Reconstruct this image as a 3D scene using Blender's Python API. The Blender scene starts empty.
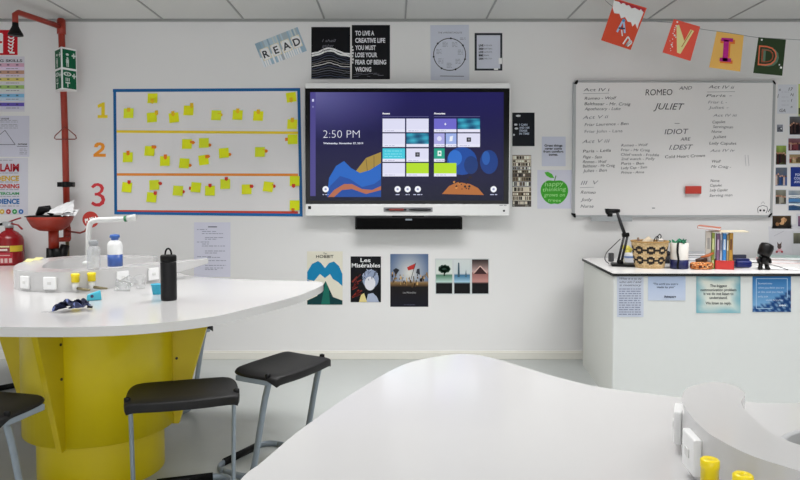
import bpy, bmesh, math, random
from mathutils import Vector, Matrix
random.seed(7)
SC = bpy.context.scene
COL = SC.collection

# ------------------------------------------------------------------ camera
F, VX, YH = 670.0, 393.0, 194.0
TH = math.asin(F / 15000.0)
PYC = YH + F * math.tan(TH)
CH = 1.2425
YW = 5.0            # the back wall
ZC = 2.5275         # ceiling
ZT = 0.76           # science tables
ZD = 0.78           # desk

def ray(px, py):
    x = (px - VX) / F
    u = -(py - PYC) / F
    return x, math.cos(TH) + u * math.sin(TH), -math.sin(TH) + u * math.cos(TH)

def U(px, py, Y):
    d = ray(px, py); s = Y / d[1]
    return Vector((d[0] * s, Y, CH + d[2] * s))

def H(px, py, z):
    d = ray(px, py); s = (z - CH) / d[2]
    return Vector((d[0] * s, d[1] * s, z))

cam_d = bpy.data.cameras.new('camera')
cam = bpy.data.objects.new('camera', cam_d)
COL.objects.link(cam)
cam.location = (0, 0, CH)
cam.rotation_euler = (math.pi / 2 - TH, 0, 0)
cam_d.sensor_fit = 'HORIZONTAL'
cam_d.sensor_width = 36
cam_d.lens = F / 800 * 36
cam_d.shift_x = (400 - VX) / 800
cam_d.shift_y = (PYC - 240) / 800
cam_d.clip_start = 0.05
SC.camera = cam

# ------------------------------------------------------------------ colour
def lin(c):
    return c / 12.92 if c <= 0.04045 else ((c + 0.055) / 1.055) ** 2.4

def hx(h, g=1.0):
    h = h.lstrip('#')
    return tuple(min(0.92, lin(int(h[i:i + 2], 16) / 255) * g) for i in (0, 2, 4)) + (1.0,)

MATS = {}
def mat(name, color='#ffffff', rough=0.5, metal=0.0, noise=0.06, scale=30, bump=0.0, attr=False,
        emit=0.0, trans=0.0, coat=0.0, alpha=1.0, spec=0.5, stretch=None):
    if name in MATS:
        return MATS[name]
    m = bpy.data.materials.new(name)
    m.use_nodes = True
    nt = m.node_tree
    b = nt.nodes['Principled BSDF']
    b.inputs['Roughness'].default_value = rough
    b.inputs['Metallic'].default_value = metal
    b.inputs['Specular IOR Level'].default_value = spec
    if coat:
        b.inputs['Coat Weight'].default_value = coat
        b.inputs['Coat Roughness'].default_value = 0.08
    if trans:
        b.inputs['Transmission Weight'].default_value = trans
        b.inputs['IOR'].default_value = 1.3
    if alpha < 1:
        b.inputs['Alpha'].default_value = alpha
    if attr:
        src = nt.nodes.new('ShaderNodeAttribute'); src.attribute_name = 'Col'
        base = src.outputs['Color']
    else:
        src = nt.nodes.new('ShaderNodeRGB'); src.outputs[0].default_value = hx(color) if isinstance(color, str) else color
        base = src.outputs[0]
    tc = nt.nodes.new('ShaderNodeTexCoord')
    nz = nt.nodes.new('ShaderNodeTexNoise'); nz.inputs['Scale'].default_value = scale
    nz.inputs['Detail'].default_value = 3
    if stretch:
        mp = nt.nodes.new('ShaderNodeMapping'); mp.inputs['Scale'].default_value = stretch
        nt.links.new(tc.outputs['Object'], mp.inputs['Vector']); nt.links.new(mp.outputs[0], nz.inputs['Vector'])
    else:
        nt.links.new(tc.outputs['Object'], nz.inputs['Vector'])
    mr = nt.nodes.new('ShaderNodeMapRange')
    mr.inputs['To Min'].default_value = 1 - noise; mr.inputs['To Max'].default_value = 1 + noise
    nt.links.new(nz.outputs[0], mr.inputs['Value'])
    mul = nt.nodes.new('ShaderNodeVectorMath'); mul.operation = 'SCALE'
    nt.links.new(base, mul.inputs[0]); nt.links.new(mr.outputs[0], mul.inputs['Scale'])
    nt.links.new(mul.outputs[0], b.inputs['Base Color'])
    if emit:
        nt.links.new(mul.outputs[0], b.inputs['Emission Color'])
        b.inputs['Emission Strength'].default_value = emit
    if bump:
        bp = nt.nodes.new('ShaderNodeBump'); bp.inputs['Strength'].default_value = bump
        bp.inputs['Distance'].default_value = 0.004
        nt.links.new(nz.outputs[0], bp.inputs['Height']); nt.links.new(bp.outputs[0], b.inputs['Normal'])
    MATS[name] = m
    return m

M_wall = mat('wall_paint', '#e9e8e8', 0.55, noise=0.012, scale=3)
M_trim = mat('trim_paint', '#e6e4dc', 0.45, noise=0.02)
M_ceil = mat('ceiling_tile', '#d0d0ce', 0.9, noise=0.02, scale=60)
M_tbar = mat('ceiling_bar', '#949594', 0.5, noise=0.02)
M_floor = mat('vinyl_floor', '#b2b6b4', 0.32, noise=0.03, scale=14)
M_top = mat('white_laminate', '#cbcaca', 0.16, noise=0.008, scale=4, coat=0.25)
M_yel = mat('yellow_paint', '#dcc60a', 0.34, noise=0.05, scale=2.2, stretch=(4, 4, .4))
M_yel2 = mat('yellow_fin', '#cdb608', 0.42, noise=0.05, scale=3)
M_plast = mat('white_plastic', '#f2f2f2', 0.3, noise=0.01)
M_off = mat('offwhite_plastic', '#dcdcda', 0.35, noise=0.02)
M_yplast = mat('bright_yellow_plastic', '#f6dc10', 0.3, noise=0.02)
M_black = mat('black_plastic', '#0b0b0c', 0.45, spec=.2, noise=0.08, scale=80)
M_seat = mat('black_seat_plastic', '#141314', 0.5, spec=.3, noise=0.1, scale=300, bump=0.15)
M_gloss = mat('black_gloss', '#060607', 0.15, spec=.2, noise=0.02)
M_steel = mat('grey_steel', '#8c96a0', 0.35, 0.35, noise=0.04)
M_chrome = mat('bare_metal', '#a9aaa8', 0.25, 0.9, noise=0.04)
M_alu = mat('aluminium', '#b2b4b6', 0.4, 0.25, noise=0.03)
M_red = mat('red_enamel', '#9a2c1a', 0.35, noise=0.06, scale=10)
M_red2 = mat('extinguisher_red', '#900f18', 0.25, noise=0.04)
M_paper = mat('paper', '#f0f0f2', 0.7, noise=0.015)
M_print = mat('printed_paper', attr=True, rough=0.6, noise=0.02, scale=200, spec=.2)
M_lam = mat('laminated_print', attr=True, rough=0.3, noise=0.02, scale=200, spec=.15)
M_obj = mat('coloured_plastic', attr=True, rough=0.4, noise=0.03, scale=60)
M_cloth = mat('woven_fabric', attr=True, rough=0.85, noise=0.15, scale=250, bump=0.3)
M_straw = mat('woven_straw', attr=True, rough=0.85, noise=0.3, scale=160, bump=0.6)
M_screen = mat('lit_screen', attr=True, rough=0.2, noise=0.0, emit=1.0, spec=.15)
for l_ in list(M_screen.node_tree.links):
    if l_.to_socket.name == 'Base Color': M_screen.node_tree.links.remove(l_)
M_screen.node_tree.nodes['Principled BSDF'].inputs['Base Color'].default_value = (.004, .004, .005, 1)
M_clear = mat('clear_plastic', '#f4f6f8', 0.08, noise=0.0, trans=0.9, alpha=0.42)
M_glass = mat('hazy_bottle', '#e4e7ea', 0.12, noise=0.02, trans=0.6, alpha=0.5)
M_dark = mat('dark_metal', '#26262a', 0.4, 0.3, noise=0.05)
M_brass = mat('brass', '#8a8064', 0.35, 0.7, noise=0.05)
M_sink = mat('grey_sink', '#b4b5b7', 0.35, noise=0.03)

# ------------------------------------------------------------------ mesh builder
class MB:
    def __init__(s):
        s.v = []; s.f = []; s.c = []; s.sm = []
    def add(s, verts, faces, col=None, smooth=False):
        o = len(s.v); s.v += [Vector(v) for v in verts]
        for i, f in enumerate(faces):
            s.f.append([o + k for k in f])
            s.c.append(col[i] if isinstance(col, list) else col); s.sm.append(smooth)
        return s
    def box(s, c, size, col=None, rz=0, M=None):
        x, y, z = [d / 2 for d in size]
        R = Matrix.Rotation(rz, 3, 'Z')
        if M is not None: R = M
        vs = [Vector(c) + R @ Vector(p) for p in ((-x,-y,-z),(x,-y,-z),(x,y,-z),(-x,y,-z),(-x,-y,z),(x,-y,z),(x,y,z),(-x,y,z))]
        return s.add(vs, [(0,3,2,1),(4,5,6,7),(0,1,5,4),(1,2,6,5),(2,3,7,6),(3,0,4,7)], col)
    def lathe(s, prof, c=(0,0,0), n=28, axis='Z', col=None, cap=True, R=None):
        c = Vector(c); vs = []; fs = []; cs = []
        for r, z in prof:
            for k in range(n):
                a = 2 * math.pi * k / n
                p = Vector((r * math.cos(a), r * math.sin(a), z))
                if axis == 'Y': p = Vector((p.x, -p.z, p.y))
                if axis == 'X': p = Vector((p.z, p.y, -p.x))
                if R is not None: p = R @ p
                vs.append(c + p)
        for i in range(len(prof) - 1):
            for k in range(n):
                fs.append((i*n+k, i*n+(k+1)%n, (i+1)*n+(k+1)%n, (i+1)*n+k))
                cs.append(col(i, k) if callable(col) else (col[i] if isinstance(col, list) else col))
        s.add(vs, fs, cs, True)
        if cap:
            base = len(s.v) - len(vs)
            c0 = col(0, 0) if callable(col) else (col[0] if isinstance(col, list) else col)
            c1 = col(len(prof)-2, 0) if callable(col) else (col[-1] if isinstance(col, list) else col)
            if prof[0][0] > 1e-5:
                s.f.append([base + k for k in range(n)][::-1]); s.c.append(c0); s.sm.append(False)
            if prof[-1][0] > 1e-5:
                s.f.append([base + (len(prof)-1)*n + k for k in range(n)]); s.c.append(c1); s.sm.append(False)
        return s
    def tube(s, pts, r, n=10, col=None, closed=False, flat=None):
        pts = [Vector(p) for p in pts]; N = len(pts); rs = r if isinstance(r, (list, tuple)) else [r] * N
        vs = []; fs = []; up = None
        for i in range(N):
            if closed: t = (pts[(i+1) % N] - pts[i-1]).normalized()
            else: t = (pts[min(i+1, N-1)] - pts[max(i-1, 0)]).normalized()
            if up is None:
                up = Vector((0,0,1)) if abs(t.z) < .9 else Vector((0,1,0))
            a = t.cross(up).normalized(); b = a.cross(t).normalized(); up = b
            for k in range(n):
                w = 2 * math.pi * k / n
                vs.append(pts[i] + a * math.cos(w) * rs[i] + b * math.sin(w) * rs[i] * (flat or 1))
        M = N if closed else N - 1
        for i in range(M):
            for k in range(n):
                j = (i + 1) % N
                fs.append((i*n+k, i*n+(k+1)%n, j*n+(k+1)%n, j*n+k))
        if not closed:
            fs.append(tuple(range(n))[::-1]); fs.append(tuple((N-1)*n + k for k in range(n)))
        return s.add(vs, fs, col, True)
    def prism(s, outer, z0, z1, holes=(), col=None, bevel=0):
        bm = bmesh.new(); loops = [outer] + list(holes); rings = []
        for L in loops:
            vv = [bm.verts.new((p[0], p[1], z1)) for p in L]; rings.append(vv)
            for i in range(len(vv)): bm.edges.new((vv[i], vv[(i+1) % len(vv)]))
        bmesh.ops.triangle_fill(bm, use_beauty=True, use_dissolve=False, edges=bm.edges[:], normal=(0,0,1))
        bm.verts.index_update()
        vs = [v.co.copy() for v in bm.verts]; tris = [[v.index for v in f.verts] for f in bm.faces]
        n = len(vs)
        s.add(vs, tris, col); s.add([(v.x, v.y, z0) for v in vs], [t[::-1] for t in tris], col)
        for vv in rings:
            m = len(vv); q = [v.co for v in vv]
            s.add([(p.x, p.y, z0) for p in q] + [(p.x, p.y, z1) for p in q],
                  [(i, (i+1) % m, m + (i+1) % m, m + i) for i in range(m)], col, True)
        bm.free()
        return s
    def build(s, name, m, parent=None, label=None, cat=None, group=None, kind=None, bevel=0, origin=None, seg=2):
        me = bpy.data.meshes.new(name)
        if parent is not None and origin is None:
            org = Vector((0, 0, 0)) if parent.get('_local') else Vector(parent['_org'])
        elif origin is not None: org = Vector(origin)
        else:
            xs = [v.x for v in s.v]; ys = [v.y for v in s.v]; zs = [v.z for v in s.v]
            org = Vector(((min(xs)+max(xs))/2, (min(ys)+max(ys))/2, min(zs)))
        me.from_pydata([v - org for v in s.v], [], s.f)
        me.polygons.foreach_set('use_smooth', s.sm)
        if any(c is not None for c in s.c):
            a = me.color_attributes.new('Col', 'FLOAT_COLOR', 'CORNER'); d = []
            for p in me.polygons:
                c = s.c[p.index]
                if c is not None and isinstance(c[0], (tuple, list)):
                    for k in range(len(p.vertices)): d += list(c[k])
                else:
                    for k in range(len(p.vertices)): d += list(c or (.8, .8, .8, 1))
            a.data.foreach_set('color', d)
        me.validate(); me.update()
        me.materials.append(m)
        o = bpy.data.objects.new(name, me); COL.objects.link(o)
        if parent is not None: o.parent = parent
        else: o.location = org
        o['_org'] = tuple(org)
        if parent is not None:
            o['_org'] = tuple(org)
            if parent.get('_local'): o['_local'] = 1
        if bevel:
            b = o.modifiers.new('bevel', 'BEVEL'); b.width = bevel; b.segments = seg; b.limit_method = 'ANGLE'; b.angle_limit = math.radians(40)
            b.harden_normals = False
        tag(o, label, cat, group, kind)
        return o

def tag(o, label=None, cat=None, group=None, kind=None):
    if label: o['label'] = label
    if cat: o['category'] = cat
    if group: o['group'] = group
    if kind: o['kind'] = kind
    return o

def thing(name, loc, label, cat, group=None, rz=0, local=False):
    o = bpy.data.objects.new(name, None); COL.objects.link(o)
    o.empty_display_size = 0.1
    o.location = loc; o.rotation_euler = (0, 0, rz)
    o['_org'] = tuple(loc)
    if local: o['_local'] = 1
    return tag(o, label, cat, group)

def struct(b, name, m, **k):
    return b.build(name, m, kind='structure', **k)

def spline(pts, n=8, closed=True):
    pts = [Vector(p) for p in pts]; N = len(pts); out = []
    R = range(N) if closed else range(N - 1)
    for i in R:
        if closed: p0, p1, p2, p3 = pts[i-1], pts[i], pts[(i+1) % N], pts[(i+2) % N]
        else: p0, p1, p2, p3 = pts[max(i-1, 0)], pts[i], pts[i+1], pts[min(i+2, N-1)]
        for k in range(n):
            t = k / n
            out.append(0.5 * ((2*p1) + (-p0+p2)*t + (2*p0-5*p1+4*p2-p3)*t*t + (-p0+3*p1-3*p2+p3)*t**3))
    if not closed: out.append(pts[-1])
    return out

# ------------------------------------------------------------------ lettering
TC = {}
def glyphs(s, bold=0.0, shear=0.0):
    k = (s, bold, shear)
    if k in TC: return TC[k]
    cu = bpy.data.curves.new('t', 'FONT'); cu.body = s; cu.size = 1; cu.resolution_u = 3
    cu.offset = bold; cu.shear = shear
    o = bpy.data.objects.new('t', cu); COL.objects.link(o)
    dg = bpy.context.evaluated_depsgraph_get(); dg.update()
    me = bpy.data.meshes.new_from_object(o.evaluated_get(dg))
    vs = [(v.co.x, v.co.y) for v in me.vertices]; fs = [list(p.vertices) for p in me.polygons]
    bpy.data.objects.remove(o); bpy.data.curves.remove(cu); bpy.data.meshes.remove(me)
    TC[k] = (vs, fs, min([v[0] for v in vs] or [0]), max([v[0] for v in vs] or [1]))
    return TC[k]

class Art:
    """flat printed work drawn in wall coordinates on the upright plane at depth Y"""
    def __init__(s, Y, g=1.0, step=0.0004):
        s.Y = Y; s.g = g; s.b = MB(); s.step = step
    def P(s, x, y, L): return U(x, y, s.Y - L * s.step)
    def c(s, col):
        return hx(col, s.g) if isinstance(col, str) else col
    def poly(s, pts, col, L=1):
        s.b.add([s.P(x, y, L) for x, y in pts], [tuple(range(len(pts)))], s.c(col)); return s
    def fan(s, pts, col, L=1):
        bm = bmesh.new(); vv = [bm.verts.new((p[0], p[1], 0)) for p in pts]
        for i in range(len(vv)): bm.edges.new((vv[i], vv[(i+1) % len(vv)]))
        bmesh.ops.triangle_fill(bm, use_beauty=True, edges=bm.edges[:], normal=(0,0,1)); bm.verts.index_update()
        s.b.add([s.P(v.co.x, v.co.y, L) for v in bm.verts], [[v.index for v in f.verts] for f in bm.faces], s.c(col)); bm.free(); return s
    def rect(s, x0, y0, x1, y1, col, L=1, rot=0):
        return s.poly(s.rp(x0, y0, x1, y1, rot), col, L)
    def rp(s, x0, y0, x1, y1, rot):
        cx, cy = (x0+x1)/2, (y0+y1)/2; a = math.radians(rot)
        return [(cx+(x-cx)*math.cos(a)-(y-cy)*math.sin(a), cy+(x-cx)*math.sin(a)+(y-cy)*math.cos(a)) for x, y in ((x0,y0),(x1,y0),(x1,y1),(x0,y1))]
    def grad(s, x0, y0, x1, y1, fn, nx=10, ny=10, L=1):
        for i in range(nx):
            for j in range(ny):
                q = [(x0+(x1-x0)*(i+a)/nx, y0+(y1-y0)*(j+b)/ny) for a, b in ((0,0),(1,0),(1,1),(0,1))]
                s.b.add([s.P(x, y, L) for x, y in q], [(0,1,2,3)], [[s.c(fn((x-x0)/(x1-x0), (y-y0)/(y1-y0))) for x, y in q]])
        return s
    def disc(s, x, y, r, col, L=1, ry=None, n=20):
        return s.poly([(x+r*math.cos(2*math.pi*k/n), y+(ry or r)*math.sin(2*math.pi*k/n)) for k in range(n)], col, L)
    def ring(s, x, y, r, w, col, L=1, n=40):
        for k in range(n):
            a, b = 2*math.pi*k/n, 2*math.pi*(k+1)/n
            s.poly([(x+(r-w)*math.cos(a), y+(r-w)*math.sin(a)), (x+r*math.cos(a), y+r*math.sin(a)), (x+r*math.cos(b), y+r*math.sin(b)), (x+(r-w)*math.cos(b), y+(r-w)*math.sin(b))], col, L)
        return s
    def line(s, pts, w, col, L=2):
        for (x0, y0), (x1, y1) in zip(pts, pts[1:]):
            d = math.hypot(x1-x0, y1-y0) or 1; nx, ny = -(y1-y0)/d*w/2, (x1-x0)/d*w/2
            s.poly([(x0+nx,y0+ny),(x1+nx,y1+ny),(x1-nx,y1-ny),(x0-nx,y0-ny)], col, L)
        return s
    def text(s, t, x, y, h, col, L=4, align='l', w=None, rot=0, bold=0.0, shear=0.0):
        """x: left / centre / right edge, y: middle of the capitals, h: height of the capitals"""
        vs, fs, a, b = glyphs(t, bold, shear)
        if not fs: return s
        k = h / 0.73; kx = k if w is None else w / max(1e-6, b - a)
        ox = {'l': a, 'c': (a + b) / 2, 'r': b}[align]; ca, sa = math.cos(math.radians(rot)), math.sin(math.radians(rot))
        q = []
        for vx, vy in vs:
            dx, dy = (vx - ox) * kx, h / 2 - vy * k
            q.append(s.P(x + dx*ca - dy*sa, y + dx*sa + dy*ca, L))
        s.b.add(q, fs, s.c(col)); return s
    def scrib(s, x0, x1, y, h, col, L=3, w=0.5):
        """a line of writing too small to read: uneven strokes"""
        x = x0
        while x < x1:
            n = random.uniform(1.5, 5)
            s.rect(x, y - h/2, min(x1, x+n), y + h/2, col, L); x += n + random.uniform(.5, 1.2)
        return s
    def build(s, name, m, label=None, cat=None, group=None, parent=None, **k):
        return s.b.build(name, m, parent, label, cat, group, **k)

def mix(a, b, t):
    A = [int(a[i:i+2], 16) for i in (1, 3, 5)]; B = [int(b[i:i+2], 16) for i in (1, 3, 5)]
    return '#%02x%02x%02x' % tuple(max(0, min(255, round(p + (q - p) * t))) for p, q in zip(A, B))

# relative brightening of a print's seen colour to its own colour, by height on the wall
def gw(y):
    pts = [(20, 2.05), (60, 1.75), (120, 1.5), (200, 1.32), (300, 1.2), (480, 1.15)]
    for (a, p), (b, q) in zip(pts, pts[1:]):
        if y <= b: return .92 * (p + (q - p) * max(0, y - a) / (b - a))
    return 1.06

# ------------------------------------------------------------------ room shell
XL, XR, YB = -3.75, 4.6, -3.2
struct(MB().box(((XL+XR)/2, YW+.06, ZC/2), (XR-XL+.24, .12, ZC)), 'wall_back', M_wall)
struct(MB().box((XL-.06, (YW+YB)/2, ZC/2), (.12, YW-YB, ZC)), 'wall_left', M_wall)
struct(MB().box((XR+.06, (YW+YB)/2, ZC/2), (.12, YW-YB, ZC)), 'wall_right', M_wall)
struct(MB().box(((XL+XR)/2, YB-.06, ZC/2), (XR-XL+.24, .12, ZC)), 'wall_front', M_wall)
struct(MB().box(((XL+XR)/2, (YW+YB)/2, -.05), (XR-XL+.24, YW-YB+.24, .1)), 'floor', M_floor)
struct(MB().box(((XL+XR)/2, (YW+YB)/2, ZC+.05), (XR-XL+.24, YW-YB+.24, .1)), 'ceiling', M_ceil)
b = MB()
x0 = (82.8 - VX) / F * YW / 1.0126
step = .594
k = -3
while x0 + k*step < XR:
    x = x0 + k*step
    if x > XL: b.box((x, (YW+YB)/2, ZC-.002), (.012, YW-YB, .006))
    k += 1
y = YW - .61
while y > YB:
    b.box(((XL+XR)/2, y, ZC-.0015), (XR-XL, .017, .006)); y -= .6
struct(b, 'trim_1', M_tbar)                                   # ceiling grid
struct(MB().box(((XL+XR)/2, YW-.01, ZC-.008), (XR-XL, .02, .016)), 'trim_2', M_tbar)   # wall angle
struct(MB().box(((XL+XR)/2, YW-.008, .027), (XR-XL, .016, .054)).box(((XL+XR)/2, YW-.005, .058), (XR-XL, .010, .01)), 'baseboard_back', M_trim, bevel=.002)

# ------------------------------------------------------------------ science tables
def table(label, outline, centre, holes=(), fins=(3, -94, 178, 85), sub=8):
    t = thing('science_table', (centre[0], centre[1], 0), label, 'table', 'curved science tables')
    pts = spline([(p[0], p[1], 0) for p in outline], sub)
    MB().prism([(p.x, p.y) for p in pts], ZT-.036, ZT, holes).build('worktop', M_top, t, bevel=.003)
    x, y = centre
    ped = MB().lathe([(.267, 0), (.267, .215)], (x, y, 0), 64, cap=False)
    ped.build('plinth', M_yel, t, label='yellow round plinth of the table')
    MB().lathe([(.262, .21), (.321, .208), (.321, ZT-.036)], (x, y, 0), 64, cap=False).build('drum', M_yel, t)
    for a in fins:
        a = math.radians(a); d = Vector((math.cos(a), math.sin(a), 0)); n = Vector((-d.y, d.x, 0)) * .012
        c = Vector((x, y, 0))
        pr = [c + d*.315 + Vector((0,0,ZT-.036)), c + d*.5 + Vector((0,0,ZT-.036)), c + d*.345 + Vector((0,0,.2)), c + d*.315 + Vector((0,0,.2))]
        f = MB().add([p + n for p in pr] + [p - n for p in pr], [(0,1,2,3),(7,6,5,4),(0,4,5,1),(1,5,6,2),(2,6,7,3),(3,7,4,0)])
        fo = f.build('fin', M_yel2, t, bevel=.002)
        for z in (.64, .5):
            for s_ in (-1, 1):
                MB().lathe([(.006, -.004), (.006, .004)], c + d*.34 + n*s_ + Vector((0,0,z)), 10, R=Matrix.Rotation(math.pi/2, 3, d)).build('bolt', M_dark, fo)
    return t

LT = [(-1.427,2.414),(-1.017,2.432),(-.736,2.591),(-.59,2.845),(-.455,3.154),(-.385,3.45),(-.376,3.6),(-.405,3.67),(-.50,3.705),(-.85,3.78),
      (-1.18,3.93),(-1.5,4.28),(-2.0,4.47),(-2.62,4.49),(-2.95,4.2),(-2.98,3.6),(-2.75,3.0),(-2.35,2.65),(-1.9,2.47)]
CL = (-1.319, 2.996)
tableL = table('curved white-topped science table on a yellow drum, carrying the tap and bottles', LT, CL)

RT = [(-.258,1.111),(-.236,1.187),(-.19,1.351),(-.103,1.59),(.02,1.862),(.14,1.978),(.232,2.000),(.311,1.93),(.419,1.768),(.518,1.657),(.683,1.574),
      (.817,1.540),(.941,1.528),(1.3,1.56),(1.65,1.45),(1.85,1.1),(1.8,.7),(1.5,.4),(1.1,.3),(.6,.32),(.1,.36),(-.2,.55),(-.29,.85)]
CR = (.72, .98)
sinkc = (.885, 1.2)
hole = [(sinkc[0]+.15*math.cos(2*math.pi*k/40), sinkc[1]+.15*math.sin(2*math.pi*k/40)) for k in range(40)]
tableR = table('curved white science table in the foreground with two yellow gas taps and a sink', RT, CR, [hole], fins=(-94, 178, 85, 3))
MB().lathe([(.158, ZT+.0015), (.15, ZT+.003), (.146, ZT), (.14, ZT-.1), (.11, ZT-.15), (.02, ZT-.16), (.0, ZT-.16)], (sinkc[0], sinkc[1], 0), 40, cap=False).build('sink', M_sink, tableR, label='round grey sink bowl let into the worktop')

def spine(tbl, path_o, path_i, name='service_spine'):
    o = spline([(p[0], p[1], 0) for p in path_o], 8, False); i = spline([(p[0], p[1], 0) for p in path_i], 8, False)
    out = [(p.x, p.y) for p in o] + [(p.x, p.y) for p in reversed(i)]
    return MB().prism(out, ZT, ZT+.1).build(name, M_top, tbl, bevel=.006, seg=3)

LO = [(-1.24,3.74),(-1.27,3.67),(-1.413,3.453),(-1.53,3.33),(-1.654,3.275),(-1.82,3.31),(-1.951,3.43),(-2.07,3.70),(-2.09,3.93),(-2.0,4.12),(-1.86,4.18),(-1.6,4.17),(-1.45,4.12)]
LI = [(-1.27,3.79),(-1.34,3.77),(-1.48,3.57),(-1.57,3.47),(-1.67,3.41),(-1.77,3.43),(-1.84,3.50),(-1.93,3.73),(-1.96,3.92),(-1.92,4.02),(-1.84,4.06),(-1.6,4.05),(-1.45,4.06)]
spL = spine(tableL, LO, LI)
RO = [(.656,1.352),(.624,1.338),(.575,1.30),(.537,1.229),(.515,1.145),(.506,1.071),(.509,1.027),(.524,.967),(.563,.91),(.64,.83),(.76,.775),(.95,.77),(1.1,.84)]
RI = [(.675,1.345),(.683,1.318),(.677,1.273),(.641,1.217),(.624,1.172),(.613,1.119),(.606,1.07),(.610,1.04),(.621,1.006),(.68,.93),(.78,.885),(.93,.88),(1.04,.93)]
spR = spine(tableR, RO, RI)

q = [(-1.255,3.70),(-1.211,3.759),(-1.15,3.87),(-1.098,3.972),(-1.12,3.985),(-1.19,3.90),(-1.27,3.80),(-1.31,3.74)]
zb_ = [.79,.80,.815,.83,.83,.815,.80,.79]; n_ = len(q)
MB().add([(p[0], p[1], z) for p, z in zip(q, zb_)] + [(p[0], p[1], ZT+.1) for p in q],
         [tuple(range(n_))[::-1], tuple(range(n_, 2*n_))] + [(i, (i+1) % n_, n_+(i+1) % n_, n_+i) for i in range(n_)]).build('spine_arm', M_top, tableL, bevel=.003)
def on_wall(path, px, z):
    """where the outer face of a spine is seen at column px: point and outward normal"""
    s = [Vector((p.x, p.y, 0)) for p in spline([(p[0], p[1], 0) for p in path], 30, False)]
    best = None
    for a, b_ in zip(s, s[1:]):
        P = (a + b_) / 2
        dep = P.y*math.cos(TH) - (z-CH)*math.sin(TH)
        e = abs(VX + F*P.x/dep - px)
        if best is None or e < best[0] and P.y < best[1].y + .15: best = (e, P, (b_ - a).normalized())
    e, P, t = best
    n = Vector((-t.y, t.x, 0))
    if n.dot(Vector((0, 0, 0)) - P) < 0: n = -n
    return Vector((P.x, P.y, z)), n

def socket(spn, path, px, z, w, hgt):
    P, n = on_wall(path, px, z)
    a = math.atan2(n.y, n.x) + math.pi/2
    o = MB().box(P + n*.005, (w, .012, hgt), rz=a).build('socket_plate', M_plast, spn, bevel=.003, label='white square socket plate')
    MB().box(P + n*.0115, (w*.3, .003, hgt*.22), rz=a).build('switch', M_off, o)

def gas_tap(spn, path, px, z, r, hgt):
    P, n = on_wall(path, px, z)
    Q = P + n*.045
    t = MB().tube([P + Vector((0,0,-.035)), Q + Vector((0,0,-.035))], .011, 10).lathe([(.014,-.06),(.014,-.02)], Q, 14).build('gas_tap', M_off, spn)
    MB().lathe([(r, -hgt/2), (r, hgt*.18), (r*1.08, hgt*.2), (r*1.08, hgt*.45), (r*.9, hgt/2), (r*.3, hgt/2), (r*.25, hgt/2-.003), (0, hgt/2-.003)], Q, 20).build('tap_knob', M_yplast, t, label='bright yellow tap knob')
    d = Vector((-n.y, n.x, 0))
    MB().tube([Q + Vector((0,0,-.05)), Q + n*.03 + d*.03 + Vector((0,0,-.055)), Q + n*.05 + d*.06 + Vector((0,0,-.058))], [.008,.007,.005], 8).build('nozzle', M_brass, t)

for px in (26, 50.5): socket(spL, LO, px, .805, .064, .062)
for px in (121.5, 152): socket(spL, LO, px, .81, .066, .066)
for px in (75, 89): gas_tap(spL, LO, px, .833, .019, .042)
def on_xy(spn, P, n, w, hgt):
    a = math.atan2(n.y, n.x) + math.pi/2
    o = MB().box(P + n*.006, (w, .014, hgt), rz=a).build('socket_plate', M_plast, spn, bevel=.003, label='white square socket plate')
    MB().box(P + n*.0135 , (w*.3, .003, hgt*.22), rz=a).build('switch', M_off, o)
def wall_y(path, y):
    s = spline([(p[0], p[1], 0) for p in path], 30, False)
    i = min(range(len(s)-1), key=lambda k: abs(s[k].y - y) + (5 if s[k].x > .7 else 0))
    t = (s[i+1] - s[i]).normalized(); n = Vector((t.y, -t.x, 0))
    if n.x > 0: n = -n
    return s[i].copy(), n
for y in (1.25, 1.11):
    P, n = wall_y(RO, y); on_xy(spR, Vector((P.x, P.y, .808)), n, .062, .062)
def tap_at(spn, P, Q, r, hgt):
    t = MB().tube([P + Vector((0,0,-.035)), Q + Vector((0,0,-.035))], .011, 10).lathe([(.014,-.07),(.014,-.02)], Q, 14).build('gas_tap', M_off, spn)
    MB().lathe([(r, -hgt/2), (r, hgt*.18), (r*1.08, hgt*.2), (r*1.08, hgt*.45), (r*.9, hgt/2), (r*.3, hgt/2), (r*.25, hgt/2-.003), (0, hgt/2-.003)], Q, 24).build('tap_knob', M_yplast, t, label='bright yellow tap knob')
    MB().tube([Q + Vector((0,0,-.05)), Q + Vector((-.04,.0,-.055)), Q + Vector((-.07,.01,-.056))], [.008,.007,.005], 8).build('nozzle', M_brass, t)
tap_at(spR, Vector((.525,.965,.83)), H(710, 458, .853) + Vector((0,0,-.022)), .0125, .042)
tap_at(spR, Vector((.56,.91,.83)), H(743, 473, .853) + Vector((0,0,-.022)), .0125, .042)

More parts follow.
